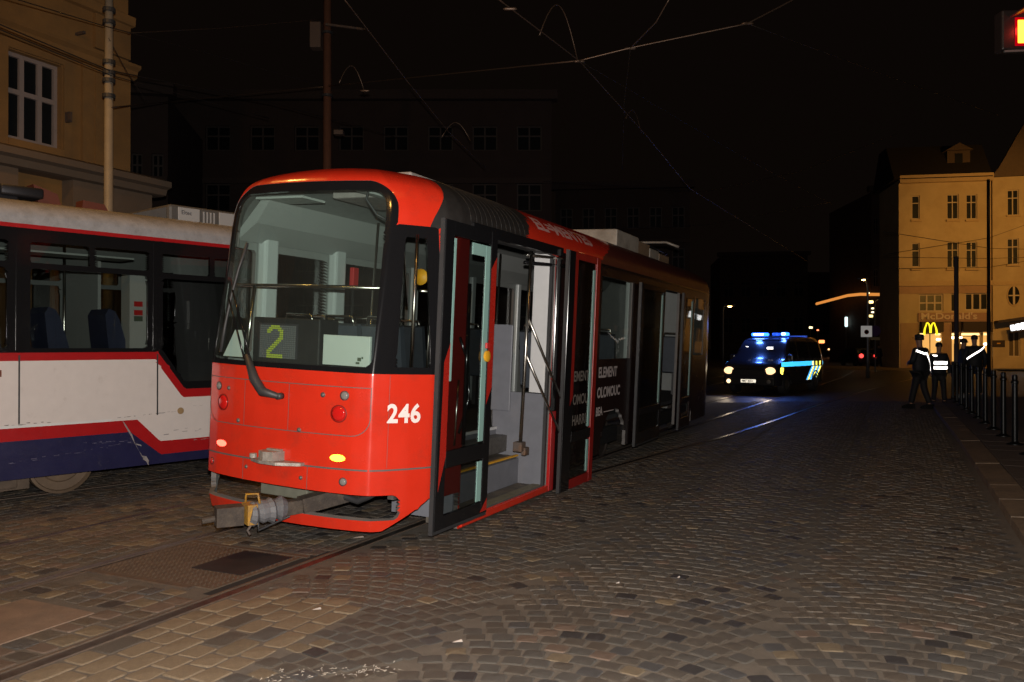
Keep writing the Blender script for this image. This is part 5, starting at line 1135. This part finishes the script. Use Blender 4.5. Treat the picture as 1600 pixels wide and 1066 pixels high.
loop(843, 55, 902, 92, .62, 6.05, 'tall arched jumper cable left of the wire crossing'); loop(530, 130, 570, 145, .40, 6.3, 'arched jumper cable beside the brown pole'); loop(690, 215, 735, 220, .35, 6.0, 'faint arched jumper cable above the dark office block'); loop(978, 185, 1002, 208, .30, 6.0, 'small arched jumper cable on the contact wire')
for px, py, h, lab in ((905, 96, 6.06, 'wire crossing clamp'), (1168, 37, 6.51, 'joint insulator'), (985, 76, 6.21, 'joint insulator'), (570, 142, 6.3, 'clamp'), (797, 14, 6.0, 'clamp')):
    q = hpt(px, py, h); b = MB(); b.lathe([(.008, -.09), (.02, -.06), (.02, .06), (.008, .09)], q, 'x', 8); o = b.build('wire_insulator', WM, None, True); tag(o, {905: 'insulator clamp at the wire crossing above the tram', 1168: 'insulator on the span wire right of the crossing', 985: 'insulator where the vertical dropper hangs', 570: 'insulator at the foot of the arched cable near the brown pole', 797: 'insulator at the top of the contact wire'}[px], 'insulator', 'wire insulators')
# -- small lit things far down the street
def glow(name, label, cat, px, py, Z, w_, h_, col, s_, depth=.08):
    P = zpt(px, py, Z); t = thing(name, label, cat, P); b = MB(); b.box((-w_/2, 0, -h_/2), (w_/2, depth, h_/2), min(w_, h_)*.2); b.build('lit_face', mat('glow_%02d%02d%02d_%d' % (int(col[0]*99), int(col[1]*99), int(col[2]*99), int(s_*10)), (.05, .05, .05), emit=col, es=s_), t)
    b = MB(); b.bar((0, depth+.03, -h_/2), (0, depth+.03, -P.z+.0), .06, .06); b.build('post', GAL, t); return t
glow('lit_sign', 'tall narrow white lit sign in the distant street', 'sign', 1322.5, 503, 80, .28, .95, (.75, 1, .98), 1.6); glow('lit_sign', 'larger white lit sign left of the tall lamp post', 'sign', 1343, 486, 80, .60, .80, (.8, 1, .95), 1.6)
glow('lit_sign', 'small bluish-white lit sign close to the restaurant corner', 'sign', 1390.5, 523, 62, .38, .26, (.7, .9, 1), 2.0)
for px, py, Z, s_, col, lab in ((1267, 512, 120, .5, (1, .8, .4), 'small warm lamp above the rear of the police van'), (1278, 516, 120, .32, (1, .25, .1), 'small red light right of the police van roof'), (1305, 514, 130, .3, (.6, .8, .6), 'faint greenish light in the distance'), (1284, 534, 110, .75, (1, .28, .08), 'orange-red lit display behind the van'), (1303, 533, 120, .6, (1, .33, .12), 'second orange lit display further right'),
        (1344, 540, 90, .42, (1, .85, .7), 'white lamp low on the street right of the displays'), (1338, 502, 80, .35, (1, .7, .4), 'warm lamp just under the larger white sign'), (1361, 472, 70, .42, (1, .72, .3), 'upper warm lamp in the column beside the tall post'), (1364, 482, 70, .22, (1, .8, .45), 'second warm lamp down beside the tall post'), (1364, 488, 70, .22, (1, .75, .5), 'third warm lamp down beside the tall post'), (1361, 494, 70, .36, (1, .75, .25), 'lowest warm lamp beside the tall post'), (1296, 546, 115, .4, (1, .5, .2), 'low warm light between the van and the lamp post'), (1312, 540, 120, .5, (.8, .85, 1), 'pale bluish light just right of the orange displays'), (1270, 533, 118, .5, (1, .35, .1), 'orange light nearest the rear of the van'), (1352, 531, 88, .3, (1, .6, .3), 'small amber light under the square sign'), (1376, 528, 75, .25, (1, .9, .8), 'small pale light right of the round sign'), (1357, 458, 70, .20, (1, .85, .5), 'small warm light on the garland line')):
    glow('far_lamp', lab, 'lamp', px, py, Z, s_, s_*.55, col, 3.0)
gar = wire([zpt(1276, 475, 85), zpt(1325, 462, 78), zpt(1345, 460, 75), zpt(1390, 460.5, 72)], .14, 'orange light garland strung across the distant street', emis('garland_glow', (1, .36, .07), .75), name='light_garland', cat='garland', g='street light garland')
street_lamp(zpt(1356, 590, 42) * 1 if False else Vector((zpt(1356, 590, 42).x, 42, 0)), 5.0, -.42, 0, 'tall slim street lamp with a sign halfway up its post', 0, cast=False, hs=.75)
Pq = zpt(1354, 518, 41.8); t = thing('traffic_sign', 'square white traffic sign with a round red symbol on the lamp post', 'sign', Pq); b = MB(); b.box((-.28, 0, -.28), (.28, .02, .28), .006); b.build('plate', mat('sign_white_glow', (.6, .58, .52), .4, emit=(.9, .85, .8), es=.20), t)  # plate is no lamp; faint emission added so it looks lit
b = MB(); b.lathe([(.12, -.004), (.12, -.008), (.085, -.008), (.085, -.004)], (0, 0, -.03), 'y', 20); b.build('ring', mat('sign_red', (.45, .06, .04), .4), t)
t = thing('traffic_sign', 'round dark blue and red no-stopping sign behind the white one', 'sign', zpt(1368, 517, 46)); b = MB(); b.lathe([(.30, 0), (.30, .02)], (0, 0, 0), 'y', 24); b.build('plate', mat('sign_violet', (.10, .05, .16), .4), t); b = MB(); b.box((-.28, 0, -.52), (.24, .02, -.36)); b.build('plate', mat('sign_tan', (.45, .35, .18), .5), t); b = MB(); b.bar((0, .05, .3), (0, .05, -2.3), .06, .06); b.build('post', GAL, t)
P_ = zpt(1130, 575, 62); P_.z = 0; street_lamp(P_, 4.6, .15, 0, 'street lamp glowing between the red tram and the police van', 0, cast=False, hs=1.25)
P_ = zpt(1367, 575, 66); P_.z = 0; street_lamp(P_, 5.3, .35, 0, 'wide bright street lamp left of the restaurant building', 0, cast=False, hs=1.6)
# pale kerb line across the far junction
b = MB(); b.add([(18, 57.5, .0), (31, 52.2, .0), (31, 53.4, .12), (18, 58.7, .12), (18, 62, .12), (40, 58, .12), (40, 51, .12)], [(0, 1, 2, 3), (3, 2, 6, 5, 4)]); b.build('pavement', KST, None, kind='structure', fixn=False)
# distant car seen from behind
P_ = zpt(1357, 556, 66); P_.z = 0; t = thing('distant_car', 'dark car driving away with both red tail lights on', 'car', P_)
b = MB(); b.prism([(0, .25), (4.1, .25), (4.1, .75), (3.1, .9), (2.6, 1.38), (.7, 1.42), (.1, .95)], 'x', -.8, .8); b.build('body', mat('car_dark', (.02, .02, .022), .3), t)
b = MB(); b.box((-.6, -.01, 1.0), (.6, .05, 1.32)); b.build('rear_window', PANE, t)
for sx in (-1, 1):
    b = MB(); b.lathe([(.17, 0), (.17, .05), (.001, .06)], (sx*.58, -.06, .82), 'y', 12); b.build('tail_light', mat('tail_glow', (.2, .01, .01), emit=(1, .06, .05), es=2.5), t)
    for y in (.8, 3.3): b = MB(); b.lathe([(.3, -.1), (.3, .1)], (sx*.72, y, .3), 'x', 16); b.build('wheel', RUB, t)
# ------------------------------------------------------------------ police van with its blue lights on
van = thing('police_van', 'dark police van with blue roof lights, lit headlights and blue-yellow side stripes', 'van', (8.0, 27.9, 0), (0, 0, R(-38)))
VB = mat('van_paint', (.035, .033, .042), .25, coat=.6); VG = mat('van_window', (.008, .009, .014), .08)
vprof = [(.02,.30),(.0,.62),(.03,.86),(.16,1.02),(.62,1.16),(.86,1.24),(1.32,1.70),(1.52,1.86),(1.85,1.94),(3.2,1.965),(4.5,1.94),(4.74,1.84),(4.84,1.30),(4.90,.85),(4.90,.32)]
def vhw(z, y):
    w_ = .95 - max(0, z-1.12)*.21 - max(0, .5-z)*.08; e = max(0, .35-y)/.35; r = max(0, y-4.65)/.25; return w_*(1 - .10*e*e - .05*r*r)
b = MB(); ring = []; 
import bisect
ys = [0, .03, .10, .22, .40, .62, .86, 1.1, 1.32, 1.52, 1.85, 2.4, 3.2, 4.0, 4.5, 4.74, 4.84, 4.9]
def topz(y): return float(np.interp(y, [.0, .03, .16, .62, .86, 1.32, 1.52, 1.85, 3.2, 4.5, 4.74, 4.84, 4.9], [.66, .86, 1.02, 1.16, 1.24, 1.70, 1.86, 1.94, 1.965, 1.94, 1.84, 1.30, .85]))
secs = []
for y in ys:
    zt = topz(y); zb = .30; zz = [zb, .55, .85, min(1.12, zt-.02), zt-.10 if zt > 1.3 else zt-.03, zt-.03, zt]
    zz = [max(zb+.01*i, q) for i, q in enumerate(zz)]; hw = [vhw(z, y) for z in zz]; hw[5] *= .96; hw[6] *= .82
    secs.append([(w_, y, z) for w_, z in zip(hw, zz)] + [(-w_, y, z) for w_, z in reversed(list(zip(hw, zz)))])
vs = [p for s_ in secs for p in s_]; n = 14; fs = []
for i in range(len(secs)-1):
    for k in range(n): fs.append((i*n+k, i*n+(k+1) % n, (i+1)*n+(k+1) % n, (i+1)*n+k))
fs += [tuple(range(n)), tuple((len(secs)-1)*n+k for k in range(n))]; b.add(vs, fs); b.build('body', VB, van, True, auto=38)
def vs_(y, z, off=.006, sx=1): return (sx*(vhw(z, y)+off), y, z)
def vpoly(name, pts, m, off=.006, sx=1, parent=None):
    b = MB(); P = [vs_(y, z, off, sx) for y, z in pts]; n = len(P); Q = [(p[0]-sx*.004, p[1], p[2]) for p in P]
    b.add(P + Q, [tuple(range(n)), tuple(range(2*n-1, n-1, -1))] + [(i, (i+1) % n, n+(i+1) % n, n+i) for i in range(n)]); return b.build(name, m, parent or van)
for sx in (1, -1):
    vpoly('side_window', [(1.12, 1.20), (2.12, 1.20), (2.12, 1.78), (1.58, 1.78)], VG, sx=sx); vpoly('side_window', [(2.2, 1.20), (3.35, 1.20), (3.35, 1.78), (2.2, 1.78)], VG, sx=sx); vpoly('side_window', [(3.43, 1.20), (4.66, 1.20), (4.60, 1.78), (3.43, 1.78)], VG, sx=sx)
    for k, (ya, yb_) in enumerate(((.42, .95), (.95, 2.1), (2.1, 3.3), (3.3, 4.85))):
        vpoly('side_stripe', [(ya, .93), (yb_, .93), (yb_, 1.09), (ya, 1.09)], retro('stripe_blue', (.03, .34, .75), .8, .4), .009, sx)
    for yy in (.55,): vpoly('side_crest', [(yy-.22, .72), (yy-.02, .66), (yy+.10, .90), (yy-.22, .90)], retro('stripe_yellow', (.95, .85, .10), 1.0, .4), .012, sx)
    for k, yy in enumerate((3.55, 3.95, 4.35)):
        vpoly('side_stripe', [(yy, .94), (yy+.14, .94), (yy+.14, 1.08), (yy, 1.08)], MATS['stripe_yellow'], .013, sx)
        vpoly('side_stripe', [(yy-.65, .42), (yy-.50, .42), (yy+.10, .90), (yy-.05, .90)], retro('stripe_blue2', (.05, .30, .75), .9, .4), .009, sx); vpoly('side_stripe', [(yy-.46, .42), (yy-.34, .42), (yy+.24, .90), (yy+.12, .90)], MATS['stripe_yellow'], .009, sx)
    b = MB(); b.box((sx*.93, 1.02, 1.12), (sx*1.13, 1.18, 1.34), .04); b.build('mirror', VB, van)
    for y in (.92, 3.92):
        b = MB(); b.lathe([(.33, -.11), (.33, .08), (.30, .11), (.21, .11), (.20, .07), (.001, .08)] if sx > 0 else [(.33, .11), (.33, -.08), (.30, -.11), (.21, -.11), (.20, -.07), (.001, -.08)], (sx*.86, y, .33), 'x', 24); o = b.build('wheel', RUB, van, True, auto=35)
        b = MB(); b.lathe([(.19, 0), (.10, .02), (.001, .02)], (sx*.955, y, .33), 'x', 16); b.build('rim', MATS['dirty_steel'], o)
        b = MB(); b.tube([(sx*.955, y+.40*math.cos(q), .33+.40*math.sin(q)) for q in np.linspace(0, math.pi, 13)], .03, 6); b.build('wheel_arch', BLKM, van)
b = MB(); b.add([(-.78, .90, 1.262), (.78, .90, 1.262), (.64, 1.49, 1.842), (-.64, 1.49, 1.842)], [(0, 1, 2, 3)]); b.build('windscreen', VG, van, fixn=False)
b = MB(); b.box((-.62, -.02, .62), (.62, .03, .84), .02); b.build('grille', BLKM, van); b = MB(); b.box((-.88, -.05, .30), (.88, .05, .56), .04); b.build('bumper', BLKM, van)
b = MB(); b.box((-.26, -.072, .40), (.26, -.055, .51)); pl_ = b.build('licence_plate', retro('plate_white', (.6, .58, .5), .5, .6), van)
me = textmesh('4M7 2051', .10, .002, 0); tx = finish_mesh(me, 'plate_print', BLK, pl_); tx.rotation_euler = (R(90), 0, 0); tx.location = (-.23, -.074, .42)
for sx in (-1, 1):
    b = MB(); b.T = Matrix.Translation((sx*.72, .02, .80)) @ Matrix.Rotation(R(-90), 4, 'X') @ Matrix.Diagonal((1.1, .78, 1, 1)); b.lathe([(.16, .02), (.15, -.03), (.09, -.05), (.001, -.055)], (0, 0, 0), 'z', 20); b.build('headlight', emis('headlight_glow', (1, .62, .30), 1.9), van, True)
    b = MB(); b.lathe([(.075, .02), (.07, -.03), (.001, -.04)], (sx*.70, -.04, .44), 'y', 14); b.build('fog_light', emis('fog_glow', (1, .65, .35), 2.5 if sx < 0 else .2) if sx < 0 else MATS['lens_grey'], van, True)
BG = emis('blue_beacon', (.02, .13, 1.0), 6); BG2 = emis('blue_beacon_core', (.45, .75, 1.0), 12)
b = MB(); b.box((-.62, 1.86, 1.95), (.62, 2.12, 1.985), .01); bar = b.build('light_bar', BLKM, van)
b = MB(); b.box((-.66, 1.84, 1.99), (-.10, 2.14, 2.10), .04); b.build('beacon_lens', BG, bar); b = MB(); b.box((-.56, 1.825, 2.02), (-.20, 1.845, 2.075), .008); b.build('beacon_lens', BG2, bar)
b = MB(); b.box((.10, 1.84, 1.99), (.30, 2.14, 2.10), .04); b.build('beacon_lens', mat('beacon_dim', (.02, .05, .3), .2, emit=(.02, .1, .7), es=1), bar); b = MB(); b.box((.40, 1.84, 1.99), (.64, 2.14, 2.11), .05); b.build('beacon_lens', BG, bar); b = MB(); b.box((.45, 1.825, 2.02), (.58, 1.845, 2.09), .008); b.build('beacon_lens', BG2, bar)
b = MB(); b.box((-.2, 4.2, 1.96), (.5, 4.4, 2.02), .01); b.build('rear_bar', mat('bar_blue_dim', (.02, .03, .1), .3, emit=(.03, .08, .5), es=.6), van)
b = MB(); b.tube([(-.5, -.018, .86), (.5, -.018, .86)], .012, 6); b.build('grille_trim', mat('trim_chrome', (.6, .5, .5), .15, 1), van)
def vloc(x, y, z): 
    c, s_ = math.cos(R(-38)), math.sin(R(-38)); return (8.0 + c*x - s_*y, 27.9 + s_*x + c*y, z)
light('blue_beacon_light', 'POINT', vloc(-.4, 1.55, 2.28), 50, (.08, .22, 1), .12); light('blue_beacon_light', 'POINT', vloc(.55, 1.7, 2.28), 34, (.08, .22, 1), .1)
for sx in (-1, 1): light('headlamp', 'SPOT', vloc(sx*.70, -.12, .80), 50, (1, .80, .55), .07, vloc(sx*.7, -12, -.1), 60, .8)
# dashboard reflectors / vests seen through the windscreen
b = MB(); b.box((-.62, 1.22, 1.44), (-.50, 1.24, 1.62), .01); b.build('vest_reflector', retro('retro_white', (1, 1, 1), 1.0, .8), van); b = MB(); b.box((.18, 1.14, 1.46), (.40, 1.16, 1.60), .01); b.build('vest_reflector', MATS['retro_white'], van)
# ------------------------------------------------------------------ people
SKIN = mat('skin', (.36, .20, .13), .55); JK = mat('jacket_navy', (.012, .014, .020), .7, noise=.3); TR = mat('trousers_black', (.010, .010, .012), .75, noise=.3); HAIR = mat('hair_dark', (.02, .013, .01), .6); BOOT = mat('boot_black', (.01, .01, .01), .4)
RW = retro('retro_white', (1, 1, 1), 1.0, .8)
def skin_mesh(name, V, E, Rr, m, parent, sub=1):
    me = bpy.data.meshes.new(name); me.from_pydata(V, E, []); me.materials.append(m); o = bpy.data.objects.new(name, me); C.objects.link(o); o.parent = parent
    md = o.modifiers.new('s', 'SKIN'); 
    for i, r in enumerate(Rr):
        sv = me.skin_vertices[0].data[i]; sv.use_root = (i == 0)
        if isinstance(r, tuple): sv.radius = r
        else: sv.radius = (r, r)
    md.use_smooth_shade = True
    if sub: s_ = o.modifiers.new('u', 'SUBSURF'); s_.levels = sub; s_.render_levels = sub
    return o
def person(label, loc, rot, h=1.78, stride=.12, arms='down', cap=True, strips='diag', coat=True, jm=JK, lean=0, group=None, jw=1.0):
    k = h/1.78; t = thing('person', label, 'person', loc, (0, 0, rot), group); t.scale = (k, k, k)
    s = stride
    hip, kn, an = .93, .50, .09
    Lk, La = (-.11, -.03+s*.3, kn), (-.13, s, an); Rk, Ra = (.11, -.03-s*.3, kn), (.13, -s, an)
    if arms == 'down': le, lh, re, rh = (-.27, .03, 1.12), (-.27, -.10, .88), (.27, .03, 1.12), (.27, -.10, .88)
    elif arms == 'front': le, lh, re, rh = (-.27, -.02, 1.13), (-.06, -.24, 1.14), (.27, -.02, 1.13), (.06, -.26, 1.10)
    else: le, lh, re, rh = (-.27, .05, 1.14), (-.20, -.20, 1.02), (.28, .04, 1.12), (.20, -.18, .96)
    V = [(0, 0, hip), (0, .0, 1.15), (0, .01, 1.36), (0, .0, 1.47), (0, -.02, 1.56), (0, -.03, 1.66), (0, -.03, 1.75),
         (-.17, .01, 1.42), le, lh, (lh[0]+(.02 if lh[0] < 0 else 0), lh[1]-.06, lh[2]-.06), (.17, .01, 1.42), re, rh, (rh[0]-.02, rh[1]-.06, rh[2]-.06),
         (-.10, 0, .88), Lk, La, (La[0], La[1]-.17, .05), (.10, 0, .88), Rk, Ra, (Ra[0], Ra[1]-.17, .05)]
    E = [(0,1),(1,2),(2,3),(3,4),(4,5),(5,6),(2,7),(7,8),(8,9),(9,10),(2,11),(11,12),(12,13),(13,14),(0,15),(15,16),(16,17),(17,18),(0,19),(19,20),(20,21),(21,22)]
    Rr = [.12, .12, .13, .06, .065, .088, .055, .055, .042, .03, .028, .055, .042, .03, .028, .085, .055, .038, .03, .085, .055, .038, .03]
    skin_mesh('body', V, E, Rr, SKIN, t)
    jv = [(0, 0, .82), (0, 0, 1.0), (0, .0, 1.2), (0, .01, 1.37), (0, .0, 1.46), (-.18, .01, 1.41), (le[0], le[1], le[2]), lh, (.18, .01, 1.41), (re[0], re[1], re[2]), rh]
    je = [(0,1),(1,2),(2,3),(3,4),(3,5),(5,6),(6,7),(3,8),(8,9),(9,10)]
    jr = [(.205*jw, .16), (.20*jw, .155), (.205*jw, .155), (.19*jw, .14), .085, .085, .072, .055, .085, .072, .055]
    skin_mesh('jacket', jv, je, jr, jm, t)
    tv = [(0, 0, .90), (-.10, 0, .82), (Lk[0], Lk[1], Lk[2]), (La[0], La[1], La[2]+.03), (.10, 0, .82), (Rk[0], Rk[1], Rk[2]), (Ra[0], Ra[1], Ra[2]+.03)]
    skin_mesh('trousers', tv, [(0,1),(1,2),(2,3),(0,4),(4,5),(5,6)], [.15, .105, .08, .07, .105, .08, .07], TR, t)
    for A in (La, Ra):
        b = MB(); b.prism([(A[1]+.09, 0), (A[1]-.20, 0), (A[1]-.22, .04), (A[1]-.15, .08), (A[1]-.03, .12), (A[1]+.08, .12)], 'x', A[0]-.05, A[0]+.05); b.build('boot', BOOT, t)
    b = MB(); b.T = Matrix.Translation((0, -.015, 1.685)) @ Matrix.Diagonal((.088, .105, .10, 1)); b.lathe([(.97, -.35), (1.02, .1), (.92, .55), (.6, .9), (.001, 1.02)], (0, 0, 0), 'z', 16); b.build('hair', HAIR, t, True)
    if cap:
        b = MB(); b.lathe([(.097, 1.70), (.102, 1.73), (.104, 1.76), (.085, 1.785), (.001, 1.80)], (0, -.02, 0), 'z', 18); b.prism([(-.08, -.10), (-.05, -.175), (.05, -.175), (.08, -.10)], 'z', 1.70, 1.71); b.build('cap', JK, t, True)
    b = MB(); b.lathe([(.018, 0), (.012, .03), (.001, .035)], (0, -.125, 1.655), 'z', 8); b.build('nose', SKIN, t, True)
    def ribbon(pts, w_, name='reflective_strip'):
        b = MB(); vs = []; 
        for i, p in enumerate(pts):
            p = Vector(p); d = (Vector(pts[min(i+1, len(pts)-1)]) - Vector(pts[max(i-1, 0)])).normalized(); o = Vector((p.x, p.y, 0)).normalized(); w2 = d.cross(o).normalized()*w_/2; vs += [p-w2, p+w2]
        b.add(vs, [(2*i, 2*i+1, 2*i+3, 2*i+2) for i in range(len(pts)-1)]); b.build(name, RW, t, True, fixn=False)
    def ell(a, z, e=.012): return ((.20*jw+.028+e)*math.sin(R(a)), -(.165+.022+e)*math.cos(R(a)), z)
    if strips == 'back':
        ribbon([ell(a, 1.37 - .0016*(a-130)) if a < 170 else ell(a, 1.34 - (a-170)*.0075) for a in range(110, 232, 10)], .05)
    if strips == 'two': 
        for z in (1.20, 1.06): ribbon([ell(a, z, .02) for a in range(-42, 43, 12)], .085)
        ribbon([ell(a, 1.40, -.03) for a in range(-70, -20, 12)], .045)
    if strips == 'rise':
        ribbon([ell(a, 1.10 + (a-120)*.0030) for a in range(120, 250, 12)], .05)
    return t
g0 = gpt(1438, 639)
person('person in a dark jacket with a pale reflective strip falling across the back', g0, R(-150), 1.93, .16, 'front', True, 'back', jw=1.15)
person('person facing the viewer with two short reflective bands on the chest, beside the kerb', gpt(1467, 633), R(-10), 1.74, .05, 'down', False, 'two', jw=1.1)
q = gpt(1523, 628); q.z = .1
person('person in dark clothes with a rising reflective strip, behind the bollards', q, R(165), 1.86, .05, 'down', False, 'rise', jw=1.1)
q = gpt(1505, 627); q.z = .1
person('bareheaded person in dark clothes without strips, standing behind the bollards', q, R(60), 1.76, .05, 'front', False, None, jw=1.15)
q = zpt(1373, 574, 60); q.z = .0
person('distant pedestrian in black crossing the road beyond the sign', q, R(20), 1.75, .14, 'down', False, None)
q = zpt(1385, 573, 62); q.z = .0
person('distant pedestrian in a dull red coat near the restaurant corner', q, R(-30), 1.66, .10, 'down', False, None, jm=mat('coat_red', (.16, .035, .02), .7))
